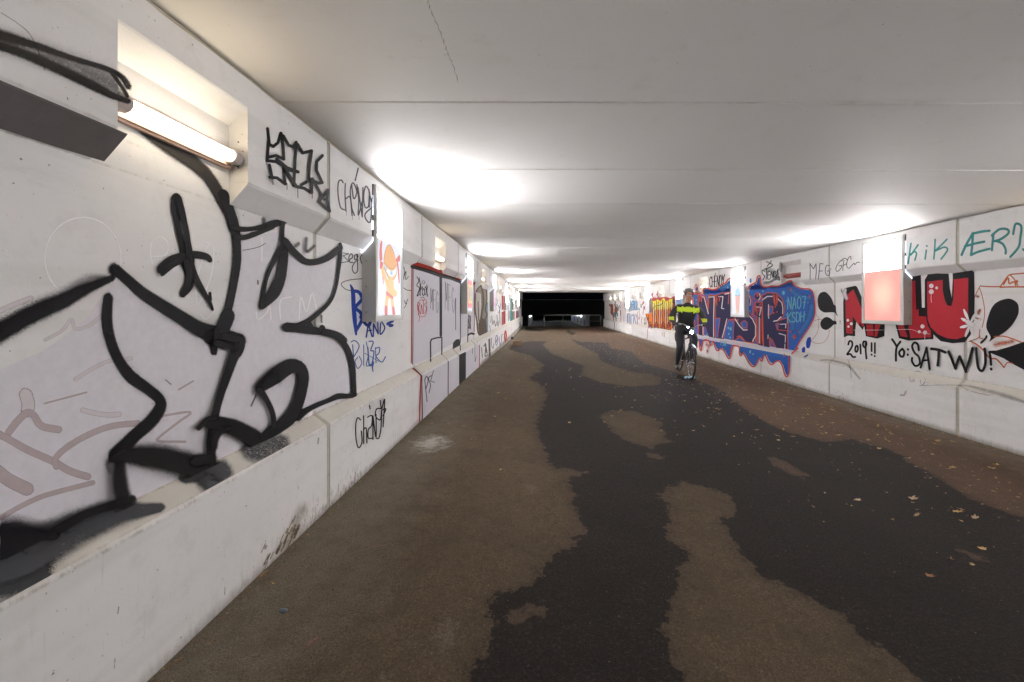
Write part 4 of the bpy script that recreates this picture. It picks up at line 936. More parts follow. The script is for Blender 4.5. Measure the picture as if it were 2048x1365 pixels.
p.line([(1065,712),(1128,502),(1160,730)], 20, bk, False); p.line([(1085,640),(1150,632)], 18, bk, False)
p.frame(*C6)
for pts in ([(110,355),(180,365),(240,388)], [(180,370),(178,440),(170,505)], [(270,380),(300,450),(332,535)], [(332,535),(352,470),(372,425)], [(372,425),(400,490),(430,565)], [(430,550),(460,460),(490,350)], [(522,350),(530,440),(545,530),(580,555),(605,500),(608,430),(600,355)], [(645,385),(655,440),(660,500)], [(660,535),(664,545)]): p.line(pts, 22 if pts[0][0] < 640 else 20, bk)
p.done()
p = Piece(1, 'graffiti_tag', wallR, 'turquoise spray letters KiK and AERJ on the upper band').frame(*A8)
for pts in ([(612,220),(605,270),(598,322)], [(648,228),(615,275),(608,278)], [(612,275),(632,262),(640,275),(632,305)], [(692,232),(694,236)], [(690,255),(684,300)], [(735,200),(732,260),(728,300)], [(795,200),(760,235),(735,258)], [(738,258),(780,240),(798,250),(785,275),(765,300)]): p.line(pts, 8, tealp)
p.frame(*C5)
for pts in ([(440,580),(490,470),(560,350)], [(560,350),(552,480),(540,580)], [(560,355),(650,335),(735,325)], [(475,490),(580,460),(680,440)], [(540,580),(620,545),(735,515)], [(775,360),(768,450),(760,530)], [(760,375),(840,310),(920,310),(935,350),(860,410),(790,435)], [(800,430),(870,460),(905,520),(905,565)], [(985,360),(1000,280),(1020,250),(1070,280),(1060,400),(1040,500),(955,600)], [(1090,520),(1150,560),(1200,500)]): p.line(pts, 24, tealp)
p.done()
p = Piece(1, 'graffiti_tag', wallR, 'thin black GPC tag and faded grey MFG tag on the upper band').frame(*C8)
for pts in ([(1490,150),(1450,170),(1400,230),(1380,290),(1400,330),(1450,290),(1470,240),(1430,245)], [(1505,160),(1490,240),(1485,315)], [(1470,170),(1500,130),(1550,150),(1540,210),(1490,240)], [(1610,150),(1605,100),(1570,130),(1545,200),(1550,260),(1580,280),(1620,240),(1655,205),(1670,225),(1705,190),(1740,195)]): p.line(pts, 9, bk)
gm = spray((.12,.12,.17), .45, .75, .3)
p.line([(990,450),(992,330),(988,210),(1040,290),(1080,215),(1085,330),(1075,440)], 12, gm, False); p.line([(1190,215),(1140,210),(1130,330),(1115,440)], 12, gm, False); p.line([(1125,325),(1180,320)], 11, gm); p.line([(1285,240),(1240,240),(1222,320),(1240,380),(1280,385),(1290,320),(1255,325)], 12, gm); p.line([(1300,290),(1308,296)], 14, gm)
p.line([(1440,1075),(1455,1080),(1440,1110),(1462,1112)], 5, bk)
p.done()
p = Piece(1, 'graffiti_mural', wallR, 'fat black teardrop shapes and orange line drawing at the photo edge', step=.0002).frame(*C8)
p.fill([(1180,640),(1230,645),(1280,690),(1320,750),(1350,830),(1378,850),(1385,940),(1405,1000),(1398,1005),(1360,955),(1290,950),(1200,950),(1130,900),(1105,820),(1105,740),(1130,670)], bk, True)
p.fill([(1235,1020),(1290,1035),(1340,1075),(1380,1080),(1390,1130),(1350,1135),(1300,1180),(1240,1215),(1180,1200),(1148,1150),(1150,1090),(1190,1040)], bk, True)
og = spray((.50,.12,.05), .2, .85, .15)
p.line([(1080,990),(1115,1030),(1120,1120),(1110,1220),(1060,1320),(990,1390)], 5, og); p.line([(1050,1080),(1120,1055),(1160,1060)], 6, og); p.line([(1280,1215),(1270,1300),(1200,1400),(1080,1420),(1000,1380)], 5, og)
bb = spray((.01,.05,.40), .12, .97, .08)
p.frame(*B7); p.fill([(1300,845),(1320,850),(1322,900),(1305,960),(1275,960),(1268,910),(1280,865)], bb, True); p.fill([(1245,950),(1260,965),(1255,1010),(1228,1012),(1222,975)], bb, True); p.fill([(1240,1060),(1290,1030),(1295,1045),(1260,1070)], bluel)
p.frame(*C5)
p.line([(1100,770),(1020,778),(940,790),(890,850),(845,915)], 12, org); p.line([(845,918),(950,915),(1100,915)], 14, org); p.line([(840,912),(730,912),(635,905)], 11, org); p.line([(635,905),(600,970),(575,1030)], 8, org); p.line([(630,930),(660,1030),(682,1160),(675,1260),(655,1340)], 8, org); p.line([(950,790),(990,830),(1030,900)], 12, org); p.line([(880,890),(930,820),(940,880),(990,860),(1010,900)], 14, org); p.dot(1020, 858, 16, org)
p.line([(600,1010),(620,1020)], 30, orgs); p.line([(600,1190),(640,1150),(620,1200)], 26, orgs); p.line([(590,1240),(640,1260)], 20, orgs)
p.fill([(910,1040),(970,1045),(1030,1090),(1042,1170),(1020,1240),(960,1330),(880,1400),(790,1450),(730,1490),(745,1440),(700,1340),(720,1230),(760,1130),(820,1070)], bk, True)
p.frame(*C6)
p.fill([(636,372),(700,370),(820,335),(946,292),(1100,250),(1100,600),(946,545),(860,500),(760,440),(650,395)], bk)
p.line([(560,300),(600,262),(610,240)], 18, bk)
p.line([(450,288),(520,265),(550,240)], 12, orgs); p.line([(465,285),(540,330),(590,380),(640,440),(700,450),(770,525)], 12, org); p.line([(770,525),(800,480),(850,490)], 9, org); p.line([(550,180),(545,250),(575,262)], 8, org); p.line([(680,245),(760,240),(840,262),(930,298)], 10, org); p.line([(690,315),(780,300),(850,285)], [50,44,40], orgs)
p.done()
# ---- grey scuffs and purple squiggle on the bench
p = Piece(1, 'graffiti_tag', wallR, 'grey scuff curve and thin purple squiggles on the bench').frame(*C7)
sc1 = spray((.20,.19,.20), .8, .5, .45)
p.line([(0,635),(100,635),(200,655),(280,680),(330,720),(370,770),(420,830)], [10,22,24,24,26,24,18], sc1); p.line([(300,640),(320,720),(330,820)], 10, sc1)
pp = spray((.30,.14,.34), .3, .6, .2)
p.line([(1005,752),(1030,748),(1060,762)], 5, pp); p.line([(945,810),(950,855),(975,862),(995,845),(960,845)], 4, pp); p.line([(1055,840),(1062,880),(1085,892),(1105,860),(1090,880)], 4, pp); p.line([(1100,820),(1110,850)], 3, pp); p.line([(850,1000),(885,1000),(905,960)], 22, sc1)
p.frame(*C6); p.line([(0,690),(150,686),(330,688),(460,698),(600,735),(720,765),(830,800),(946,838)], [10,8,9,22,30,34,40,26], sc1); p.line([(360,690),(480,745),(640,780)], 6, sc1)
p.done()
# ---- the big blue mural
bl1 = spray((.017,.10,.40), .1, 1.0, .04); bl2 = spray((.05,.19,.52), .7, .8, .3); navy = spray((.009,.008,.058), .1, 1.0, .04); orl = spray((.58,.08,.05), .2, .95, .1)
wpk = spray((.85,.74,.80), .25, .95, .08); cy = spray((.16,.45,.56), .25, .92, .1); dkb = spray((.004,.028,.20), .1, .97, .1)
p = Piece(1, 'graffiti_mural', wallR, 'large blue mural with navy outlined letters NTSIR, orange edge and drips', step=.00012).frame(*B7)
cloud = [(0,820),(30,790),(50,750),(58,690),(45,640),(60,580),(45,500),(40,430),(22,378),(80,385),(150,380),(168,312),(200,320),(250,335),(300,325),(340,290),(400,258),(440,215),(540,230),(600,292),(650,330),(662,290),(730,255),(748,195),(775,190),(792,285),(850,302),(900,290),(970,292),(1050,258),(1110,238),(1140,280),(1180,308),(1240,325),(1310,330),(1345,365),(1365,440),(1372,540),(1365,620),(1320,720),(1260,810),(1200,900),(1150,985),(1098,1050),(1092,1150),(1088,1240),(1068,1270),(1045,1240),(1020,1150),(985,1098),(945,1105),(905,1135),(870,1110),(838,1040),(815,1045),(795,1100),(768,1068),(745,1110),(720,1150),(690,1155),(650,1110),(610,1040),(585,1010),(565,1040),(548,1010),(545,945),(475,935),(455,1010),(440,1070),(415,1050),(390,1000),(350,962),(310,985),(285,950),(262,895),(235,930),(210,885),(150,890),(130,985),(112,940),(100,880),(0,855)]
p.line(cloud, 24, wpk, True, True, skip='ledge'); 
p.fill(cloud, bl1, skip='ledge')
p.fill([(0,815),(300,862),(800,950),(1190,1000),(1140,1020),(800,975),(350,905),(0,850)], spray((.56,.54,.64), .3, 1.0, .3))
p.fill([(200,335),(330,335),(440,312),(440,350),(280,362),(230,365)], dkb); p.fill([(655,325),(680,285),(770,280),(790,285),(840,318),(840,326),(690,332)], dkb); p.fill([(860,305),(960,300),(1060,290),(1050,305),(900,318)], dkb)
for pts, wd in (([(60,430),(80,600),(60,700)], 30), ([(1100,330),(1200,400),(1300,420)], 70), ([(1330,500),(1300,640),(1200,800)], 70), ([(1120,500),(1120,760)], 60), ([(420,720),(430,840)], 40), ([(350,330),(430,270)], 60), ([(170,330),(200,480)], 30)): p.line(pts, wd, bl2)
N_ = [(95,400),(165,400),(205,560),(212,390),(268,392),(272,855),(205,842),(150,700),(148,832),(92,822)]
T_ = [(280,398),(340,372),(435,360),(520,370),(525,430),(505,640),(480,650),(440,650),(400,720),(368,868),(275,856),(325,640),(282,632)]
Sx = [(520,380),(640,375),(680,430),(665,540),(640,560),(655,590),(715,665),(728,760),(712,880),(690,905),(615,895),(545,835),(480,880),(478,760),(492,650),(530,560)]
I_ = [(712,470),(790,468),(795,945),(742,930),(738,620),(705,600)]
R_ = [(795,395),(850,365),(940,370),(1005,430),(1032,520),(1020,610),(965,672),(1065,640),(1072,720),(1062,800),(1068,970),(945,965),(905,870),(868,840),(868,960),(800,948)]
for L_ in (N_, T_, Sx, I_, R_):
    p.line(L_, 20, orl, False, True, skip='ledge'); p.fill(L_, navy); 
p.dot(745, 405, 44, orl); p.dot(745, 405, 36, navy)
# holes
for h in ([(155,700),(200,845),(152,835)], [(282,648),(328,640),(300,850),(280,855)], [(560,690),(600,665),(628,690),(625,740),(590,745)], [(878,510),(910,515),(902,580),(875,600)], [(945,705),(968,695),(960,760)], [(875,870),(912,960),(878,960)], [(400,720),(430,655),(482,690),(470,880),(372,866)], [(605,400),(640,400),(690,520),(680,610),(640,540)]):
    p.line(h, 14, orl, False, True, skip='ledge'); p.fill(h, bl1, skip='ledge')
for pts, wd in (([(130,405),(158,408),(205,590)], 8), ([(210,408),(268,404),(262,640),(262,840)], 8), ([(146,700),(146,820)], 7), ([(318,402),(365,402),(350,530),(375,535)], 8), ([(408,645),(365,820),(355,850)], 8), ([(385,375),(432,366)], 9), ([(500,650),(545,720),(590,768),(632,765)], 10), ([(640,600),(690,650),(722,720),(722,830),(690,890)], 10), ([(648,380),(672,440),(660,500)], 8), ([(720,515),(785,520),(765,610)], 8), ([(762,630),(762,910)], 8), ([(765,370),(775,410),(755,440)], 7),
                ([(802,435),(850,400),(905,400)], 10), ([(865,490),(862,600),(868,640)], 8), ([(960,420),(1010,470),(1022,530),(1018,590)], 8), ([(920,672),(960,665),(1000,625)], 10), ([(860,820),(858,860)], 7), ([(990,705),(1055,702),(1052,745)], 8), ([(980,805),(1050,825),(1048,900)], 8), ([(1045,920),(1042,985)], 7)): p.line(pts, wd, wh, False)
for pts in ([(300,400),(298,500)], [(330,400),(325,450)], [(735,360),(742,400)], [(750,355),(752,395)], [(915,380),(930,480)], [(930,380),(940,520)], [(950,385),(955,500)], [(965,400),(962,470)], [(735,520),(740,600)], [(115,400),(112,450)], [(135,400),(130,460)], [(290,430),(286,480)], [(720,470),(725,560)], [(775,480),(760,560)], [(430,380),(425,480)], [(780,640),(776,920)], [(1072,640),(1070,700)], [(965,765),(1065,775)], [(430,655),(480,650)], [(520,840),(560,835),(610,895)]): p.line(pts, 9, orl)
for x, y, r in ((75,440,7),(72,480,7),(425,745,10),(450,755,12),(432,810,9),(445,850,8),(665,1005,12),(698,1030,8),(1030,362,15),(805,345,8),(800,440,6),(660,560,7),(190,820,8),(420,300,8),(310,1000,0)):
    if r: p.ell(x, y, r, r * 1.5, cy)
for x, y, r in ((1110,325,10),(1150,840,18),(1108,785,9),(1195,790,6),(1320,400,9),(528,660,9),(1040,1048,9),(960,570,6),(925,580,7)): p.ell(x, y, r, r * 1.5, orl)
p.text('NAO7', [(1072,410),(1285,400),(1280,530),(1070,540)], 10, cy, .25); p.text('KSDH', [(1072,580),(1265,565),(1262,670),(1072,690)], 10, cy, .25)
for x, y in ((1066,450),(1300,470),(1270,600),(1066,600)): p.dot(x, y, 6, cy)
p.text('TSR', [(335,890),(412,905),(408,945),(332,930)], 6, cy, .3)
out_o = cloud[:]
p.line([(x + (6 if x > 1100 else -4 if x < 60 else 0), y + (-9 if y < 420 else 9 if y > 900 else 0)) for x, y in out_o], [13]*len(out_o), orl, True, True, skip='ledge')
p.line([(1190,965),(1125,1035)], 16, orl)
p.ell(672, 228, 11, 28, bl2)
for x, y in ((190,925),(212,945),(198,995),(248,920)):
    p.ell(x, y, 12, 26, orl); p.ell(x, y, 8, 20, wh); p.ell(x, y, 5, 12, navy)
for x, y in ((52,940),(85,945)): p.ell(x, y, 8, 18, orl)
p.line([(70,360),(62,300),(75,268),(92,320),(80,360),(140,350),(160,300)], 7, orl); p.ell(80, 320, 10, 22, bl1)
p.done()
p = Piece(1, 'graffiti_tag', wallR, 'smeared black STENOS tag on the upper band above the blue mural').frame(*C8)
sm = spray((.03,.035,.035), .3, .9, .3)
p.line([(300,500),(380,490),(470,440),(520,455)], [50,40,44,30], spray((.12,.13,.13), .6, .75, .5)); p.line([(330,300),(420,330),(500,420)], 90, spray((.30,.32,.33), .8, .5, .4))
for pts in ([(300,330),(262,310),(270,370),(300,400),(275,460)], [(330,280),(322,450)], [(290,300),(370,270),(420,240)], [(350,330),(345,440),(385,440)], [(350,385),(380,380)], [(350,335),(385,325)], [(395,430),(400,330),(430,430),(430,330)], [(450,320),(440,370),(455,420),(475,380),(465,325)], [(520,290),(490,320),(500,370),(485,400),(520,420)], [(340,250),(380,210),(420,230),(380,270)], [(500,300),(510,380)], [(470,420),(520,410),(530,460)]): p.line(pts, 13, sm)
p.line([(330,180),(380,200),(400,170)], 26, bks); p.line([(545,200),(550,260),(548,330)], [40,60,30], bks)
p.done()
p = Piece(1, 'graffiti_tag', wallR, 'thin black CHENGY tag on the upper band left of the drink poster').frame(*B7)
p.text('CHENOY', [(212,190),(380,160),(372,290),(215,300)], 7, bk, .12); p.line([(385,165),(345,215)], 6, bk); p.line([(272,175),(284,145)], 6, bk)
p.done()
# ---- black scribble left of the blue mural, behind the cyclist
p = Piece(1, 'graffiti_tag', wallR, 'tall scratchy black letters behind the cyclist').frame(*A7)
p.text('MAG', [(700,330),(885,330),(880,430),(700,440)], 9, bk, .15); p.text('WXNSE', [(705,440),(885,440),(880,610),(700,600)], 7, bk, .12)
for pts in ([(725,600),(745,580),(728,640),(732,690)], [(735,320),(728,480)], [(790,330),(792,500)], [(860,450),(862,620)], [(840,440),(850,520),(838,600)], [(815,460),(818,600)]): p.line(pts, 7, bk)
p.done()
# ---- yellow and orange piece
yel = spray((.72,.62,.02), .1, .96, .08); oran = spray((.72,.20,.02), .1, .96, .10); dred = spray((.34,.03,.05), .12, .95, .1)
p = Piece(1, 'graffiti_mural', wallR, 'yellow and orange flame letters with black lines and dark red tips', step=.00015).frame(*B4)
p.fill([(1190,300),(1205,380),(1250,400),(1280,420),(1300,400),(1310,270),(1325,370),(1380,400),(1450,375),(1600,420),(1680,350),(1720,420),(1720,1000),(1600,1150),(1105,1060),(1060,880),(1030,770),(1180,760),(1185,420)], dred, skip='soffit')
p.fill([(1188,480),(1240,485),(1310,445),(1380,490),(1440,410),(1470,430),(1500,500),(1592,440),(1660,430),(1650,600),(1560,680),(1188,690)], yel)
p.fill([(1045,775),(1180,765),(1188,688),(1592,670),(1650,600),(1640,1120),(1560,1130),(1200,1080),(1110,1060),(1100,900)], oran)
for pts in ([(1200,300),(1195,380),(1240,420)], [(1310,265),(1315,370),(1360,410)]): p.line(pts, 14, dred)
for x in range(1190, 1640, 46):
    k = (x // 46) % 3
    p.line([(x, 470 + 30 * k), (x + 12, 600), (x - 8 + 10 * k, 760), (x + 10, 900), (x - 4, 1080 + (x - 1190) * .1)], [10, 14, 18, 14, 10], bk)
    p.line([(x + 14, 520), (x + 24, 760), (x + 18, 1000)], 6, wh if k else dred)
for x in (1140, 1285, 1440, 1570): p.line([(x - 40, 1100), (x - 22, 990), (x, 960), (x + 22, 1000), (x + 40, 1110)], 14, bk); p.ell(x, 1050, 24, 46, dred)
p.line([(1190,690),(1260,600),(1390,570),(1440,480)], 12, bk); p.line([(1110,800),(1120,1060),(1300,1090),(1600,1140)], 12, bk); p.line([(1050,800),(1080,880),(1110,860)], 12, bk)
for x, a, b in ((1083,1120,1340),(1418,1190,1270),(1462,1190,1300)): p.line([(x,a),(x,b)], 12 if x > 1450 else 8, redm)
p.done()
# ---- tags at the far end
p = Piece(1, 'graffiti_tag', wallR, 'blue round letters and red scrawl near the far light box').frame(*B4)
blt = spray((.02,.09,.30), .2, .9, .15)
p.fill([(720,480),(760,465),(850,480),(858,700),(800,690),(715,700)], spray((.45,.65,.8), .3, .6, .2))
for pts in ([(715,700),(715,540),(740,490),(770,500),(750,600),(760,680),(730,690)], [(790,500),(785,600),(800,690)], [(830,500),(850,560),(835,640),(855,690)], [(730,560),(770,570)], [(640,770),(640,980)], [(640,770),(670,790),(680,1000)], [(705,1000),(705,780)], [(730,830),(750,790),(770,830),(765,1000)], [(800,780),(795,900),(820,1000)], [(830,800),(850,900),(845,1020)], [(620,780),(618,980)]): p.line(pts, 13, blt)
rs = spray((.45,.06,.08), .25, .85, .2)
for pts in ([(850,740),(860,820),(890,900)], [(890,780),(910,800),(900,900)], [(940,850),(960,860),(940,950),(960,990)], [(985,600),(990,700),(975,780)]): p.line(pts, 10, rs)
p.ell(990, 520, 14, 30, rs); p.ell(1012, 640, 12, 46, rs); p.line([(965,570),(985,520)], 18, rs)
for pts in ([(860,650),(910,680)], [(925,560),(940,640),(950,560)], [(890,640),(895,760)], [(1010,880),(1020,1020),(1050,960)], [(1030,850),(1060,990)], [(1005,1000),(1060,1010)], [(890,350),(930,330)], [(915,290),(935,400)], [(750,350),(756,420)], [(415,370),(425,440)]): p.line(pts, 9, bk)
p.done()
p = Piece(1, 'graffiti_tag', wallR, 'pale pink drips, dark letters and brown patch at the far end of the right wall').frame(*B4)
pk = spray((.60,.30,.34), .4, .55, .3)
for x in (470, 500, 540, 570): p.line([(x, 500), (x + 5, 700), (x - 6, 950)], 12, pk)
for pts in ([(350,500),(345,620)], [(380,560),(410,620),(400,700)], [(440,580),(430,700)], [(360,600),(390,640),(370,720)], [(335,560),(350,640)], [(470,620),(475,640)], [(465,700),(470,820)]): p.line(pts, 15, bk)
p.ell(365, 700, 38, 80, spray((.30,.12,.07), .3, .8, .3)); p.ell(335, 790, 26, 60, spray((.10,.25,.32), .3, .8, .2)); p.ell(395, 790, 18, 50, spray((.10,.30,.38), .3, .8, .2)); p.line([(360,760),(365,940)], 12, bk); p.line([(345,850),(385,880)], 12, bk)
p.fill([(240,540),(300,560),(300,940),(285,940),(280,800),(240,760)], spray((.36,.08,.04), .3, .85, .3)); p.line([(265,740),(270,800)], 12, bk); p.line([(215,560),(235,600)], 20, bk)
p.line([(330,950),(325,1150)], 10, bk)
p.done()
# ================================================================ cyclist
def skin_mesh(chains, sub=1):
    """chains: list of [(x,y,z,r),...]; a chain may start with an ('at', index) to branch off -> mesh data"""
    V = []; Ed = []; R = []
    for ch in chains:
        prev = None
        for p in ch:
            if isinstance(p, int): prev = p; continue
            V.append(p[:3]); R.append(p[3]); i = len(V) - 1
            if prev is not None: Ed.append((prev, i))
            prev = i
    me = bpy.data.meshes.new('tmp'); me.from_pydata(V, Ed, []); o = bpy.data.objects.new('tmp', me); COL.objects.link(o)
    md = o.modifiers.new('s', 'SKIN'); md.use_smooth_shade = True
    sv = me.skin_vertices[0].data
    for i, r in enumerate(R):
        sv[i].radius = r if isinstance(r, tuple) else (r, r); sv[i].use_root = (i == 0)
    if sub: md2 = o.modifiers.new('u', 'SUBSURF'); md2.levels = sub; md2.render_levels = sub
    dg = bpy.context.evaluated_depsgraph_get(); dg.update()
    res = bpy.data.meshes.new_from_object(o.evaluated_get(dg)); bpy.data.objects.remove(o); bpy.data.meshes.remove(me)
    return res
M['jacket'] = simple('black_jacket', (.018, .018, .022), .75, bump=.4, scale=14)
M['trousers'] = simple('dark_trousers', (.020, .020, .026), .8, bump=.4, scale=12)
M['hivis'] = simple('yellow_reflective_band', (.62, .80, .02), .45, var=.06)
M['skin'] = simple('skin', (.42, .19, .13), .55, var=.08)
M['helmet'] = simple('grey_helmet', (.13, .12, .12), .35)
M['hair'] = simple('dark_hair', (.03, .018, .012), .7, bump=.5, scale=60)
M['shoe'] = simple('black_shoe', (.02, .02, .02), .5)
M['bike'] = simple('black_bicycle_paint', (.015, .015, .018), .3)
M['tyre'] = simple('rubber_tyre', (.02, .02, .02), .8)
M['chrome'] = simple('bare_metal', (.45, .45, .46), .25, .9)
M['glove'] = simple('dark_glove', (.03, .028, .03), .7)
CX, CY = 3.50, 9.95; CZ = CAMH + floor_h(CX, CY); SCL = 1.12
rot = math.radians(-8)
person = empty('person', (CX, CY, CZ), rot); person.scale = (SCL,) * 3; person.rotation_euler = (0, math.radians(3.5), rot)
tag(person, 'person in black clothes and helmet with neon yellow reflective bands riding a bicycle', 'person')
ch = [
 [(0,.27,.98,(.185,.135)), (0,.22,1.12,(.180,.135)), (0,.16,1.28,(.200,.145)), (0,.12,1.42,(.205,.135)), (0,.095,1.51,(.10,.085)), (0,.08,1.57,.055), (0,.07,1.62,(.062,.075)), (0,.055,1.69,(.075,.092)), (0,.055,1.765,(.072,.088)), (0,.06,1.815,(.045,.055))],
 [3, (.18,.115,1.455,.085), (.275,.08,1.38,.074), (.345,.02,1.24,.062), (.345,-.04,1.17,.055), (.31,-.13,1.13,.034), (.288,-.205,1.115,.026), (.282,-.235,1.112,(.030,.020))],
 [3, (-.18,.115,1.455,.085), (-.275,.08,1.38,.074), (-.345,.02,1.24,.062), (-.345,-.04,1.17,.055), (-.31,-.13,1.13,.034), (-.288,-.205,1.115,.026), (-.282,-.235,1.112,(.030,.020))],
 [0, (.105,.22,.95,.11), (.125,.02,.86,.095), (.135,-.16,.78,.075), (.13,-.13,.66,.07), (.125,-.06,.50,.068), (.125,-.01,.38,.037), (.125,.01,.34,.040), (.125,-.07,.315,.038), (.125,-.16,.305,.028)],
 [0, (-.105,.24,.93,.11), (-.12,.12,.77,.095), (-.13,.0,.62,.075), (-.128,.06,.48,.070), (-.125,.14,.34,.06), (-.125,.20,.21,.037), (-.125,.21,.165,.040), (-.125,.12,.135,.038), (-.125,.03,.125,.028)]]
bm_ = skin_mesh(ch, 2)
for m_ in (M['jacket'], M['trousers'], M['skin'], M['hivis'], M['shoe']): bm_.materials.append(m_)
for f in bm_.polygons:
    c = f.center; ax = abs(c.x); f.use_smooth = True
    mi_ = 0
    if c.z < .99 and c.y > -.3 and ax < .26 and c.z < 1.0: mi_ = 1
    if c.z < .37 and c.z > .26 and c.x > 0: mi_ = 4
    if c.z < .195 and c.x < 0: mi_ = 4
    if c.z > 1.565 and ax < .12: mi_ = 2
    if ax < .24 and 1.36 < c.z < 1.47: mi_ = 3
    if ax > .26 and 1.17 < c.z < 1.245: mi_ = 3
    f.material_index = mi_
bm_.name = 'body'; body = bpy.data.objects.new('body', bm_); COL.objects.link(body); body.parent = person
def blob(mb, c, r, m=0, n=10):
    b = bmesh.new(); bmesh.ops.create_uvsphere(b, u_segments=n * 2, v_segments=n, radius=1)
    b.verts.index_update(); mb.add([(c[0] + v.co.x * r[0], c[1] + v.co.y * r[1], c[2] + v.co.z * r[2]) for v in b.verts], [[v.index for v in f.verts] for f in b.faces], m); b.free()
def one(name, c, r, mat, parent): mb = MB(); blob(mb, c, r); return mb.build(name, mat, parent, True)
one('nose', (0, -.042, 1.705), (.014, .022, .026), M['skin'], person); one('mouth', (0, -.036, 1.650), (.026, .01, .007), simple('lips', (.35,.12,.10), .5), person)
for s in (-1, 1):
    ey = one('eye', (s*.030, -.030, 1.728), (.014, .01, .008), simple('eye_white', (.7,.7,.68), .3), person); one('pupil', (s*.030, -.0395, 1.728), (.006, .003, .006), M['shoe'], ey)
    one('ear', (s*.076, .06, 1.70), (.010, .020, .030), M['skin'], person); one('eyebrow', (s*.030, -.036, 1.748), (.020, .008, .004), M['hair'], person)
one('hair', (0, .085, 1.745), (.086, .090, .095), M['hair'], person)
# helmet with vents
b = bmesh.new(); bmesh.ops.create_uvsphere(b, u_segments=28, v_segments=18, radius=1)
for v in b.verts: v.co = Vector((v.co.x * .108, v.co.y * .135 + .065, v.co.z * .105 + 1.782))
bmesh.ops.delete(b, geom=[v for v in b.verts if v.co.z < 1.772 - (v.co.y - .065) * .12], context='VERTS')
dl = [f for f in b.faces if abs(math.sin(f.calc_center_median().x * 75)) > .93 and 1.80 < f.calc_center_median().z < 1.872]
bmesh.ops.delete(b, geom=dl, context='FACES'); bmesh.ops.solidify(b, geom=b.faces[:], thickness=.016)
b.verts.index_update(); mb = MB(); mb.add([v.co[:] for v in b.verts], [[v.index for v in f.verts] for f in b.faces]); b.free()
mb.build('helmet', M['helmet'], person, True)
# hands: palm with four fingers and a thumb closed round the grips
for s in (-1, 1):
    hx, hy, hz = s*.285, -.262, 1.112
    chs = [[(hx, hy+.045, hz, (.020,.016)), (hx, hy+.01, hz+.012, (.034,.014)), (hx, hy-.018, hz+.022, (.036,.012))]]
    me = skin_mesh(chs, 1); parts = [me]
    for k in range(4):
        fx = hx + (k - 1.5) * .0195; L = (.9, 1.05, 1.0, .8)[k]
        parts.append(skin_mesh([[(fx, hy-.012, hz+.024, .0095), (fx, hy-.036*L, hz+.018, .009), (fx, hy-.050*L, hz-.004, .0085), (fx, hy-.040*L, hz-.026, .008), (fx, hy-.020, hz-.032, .007)]], 1))
    parts.append(skin_mesh([[(hx-s*.030, hy+.012, hz+.006, .011), (hx-s*.044, hy-.006, hz-.006, .0105), (hx-s*.040, hy-.026, hz-.018, .0095), (hx-s*.028, hy-.038, hz-.026, .008)]], 1))
    mb = MB()
    for me in parts: mb.add([v.co[:] for v in me.vertices], [tuple(f.vertices) for f in me.polygons])
    mb.build('hand', M['glove'], person, True)
# ---- bicycle
bike = empty('bicycle', (CX, CY, CZ), rot); bike.scale = (SCL,) * 3; bike.rotation_euler = (0, math.radians(3.5), rot)
tag(bike, 'dark bicycle with a bright white front light ridden by the person in black', 'bicycle')
for wy in (.56, -.60):
    mb = MB(); R0 = .335; n = 40
    mb.tube([(0, wy + R0 * math.cos(t), .35 + R0 * math.sin(t)) for t in np.linspace(0, 2*math.pi, n)], .018, 8, 0, False)
    wh_ = mb.build('wheel', M['tyre'], bike, True)
    mb = MB(); mb.tube([(0, wy + .315 * math.cos(t), .35 + .315 * math.sin(t)) for t in np.linspace(0, 2*math.pi, n)], .009, 6, 0, False); mb.build('rim', M['chrome'], wh_, True)
    mb = MB(); mb.tube([(-.045, wy, .35), (.045, wy, .35)], .018, 10)
    for k in range(18):
        t = 2 * math.pi * k / 18; s = 1 if k % 2 else -1
        mb.tube([(s*.025, wy + .016 * math.cos(t + .5), .35 + .016 * math.sin(t + .5)), (0, wy + .31 * math.cos(t), .35 + .31 * math.sin(t))], .0014, 4)
    mb.build('spoke', M['chrome'], wh_)
    mb = MB(); V = []; 
    for t in np.linspace(-.2, 2.3, 14) if wy > 0 else np.linspace(.7, 2.6, 12):
        a = (math.pi - t) if wy > 0 and False else t
        yy, zz = wy + .372 * math.cos(a), .35 + .372 * math.sin(a)
        V += [(-.028, yy, zz - .006), (0, yy + .004*math.cos(a), zz + .004), (.028, yy, zz - .006)]
    q = len(V) // 3; mb.add(V, [(3*i+j, 3*i+j+1, 3*i+j+4, 3*i+j+3) for i in range(q-1) for j in (0, 1)]); mb.build('mudguard', M['bike'], bike)
mb = MB(); bb = (0, .06, .30); st = (0, .25, .80); hd = (0, -.36, .86); hb_ = (0, -.40, .72)
mb.tube([bb, st], .016); mb.tube([(0, .22, .76), hd], .017); mb.tube([bb, hb_], .020); mb.tube([hd, hb_], .021)
for s in (-1, 1): mb.tube([(s*.02, .06, .30), (s*.055, .56, .35)], .010); mb.tube([(s*.012, .24, .78), (s*.055, .56, .35)], .008)
mb.build('frame', M['bike'], bike, True)
mb = MB()
for s in (-1, 1): mb.tube([(s*.03, -.405, .71), (s*.048, -.47, .60), (s*.052, -.60, .35)], .011)
mb.tube([(-.035, -.405, .71), (.035, -.405, .71)], .014); mb.build('fork', M['bike'], bike, True)
mb = MB(); mb.tube([hd, (0, -.335, 1.02)], .014); hbp = [(-.345, -.17, 1.095), (-.25, -.285, 1.11), (-.14, -.34, 1.10), (0, -.345, 1.03), (.14, -.34, 1.10), (.25, -.285, 1.11), (.345, -.17, 1.095)]
mb.tube([tuple(q) for q in cat(hbp, 4)], .0115, 10); hbo = mb.build('handlebar', M['chrome'], bike, True)
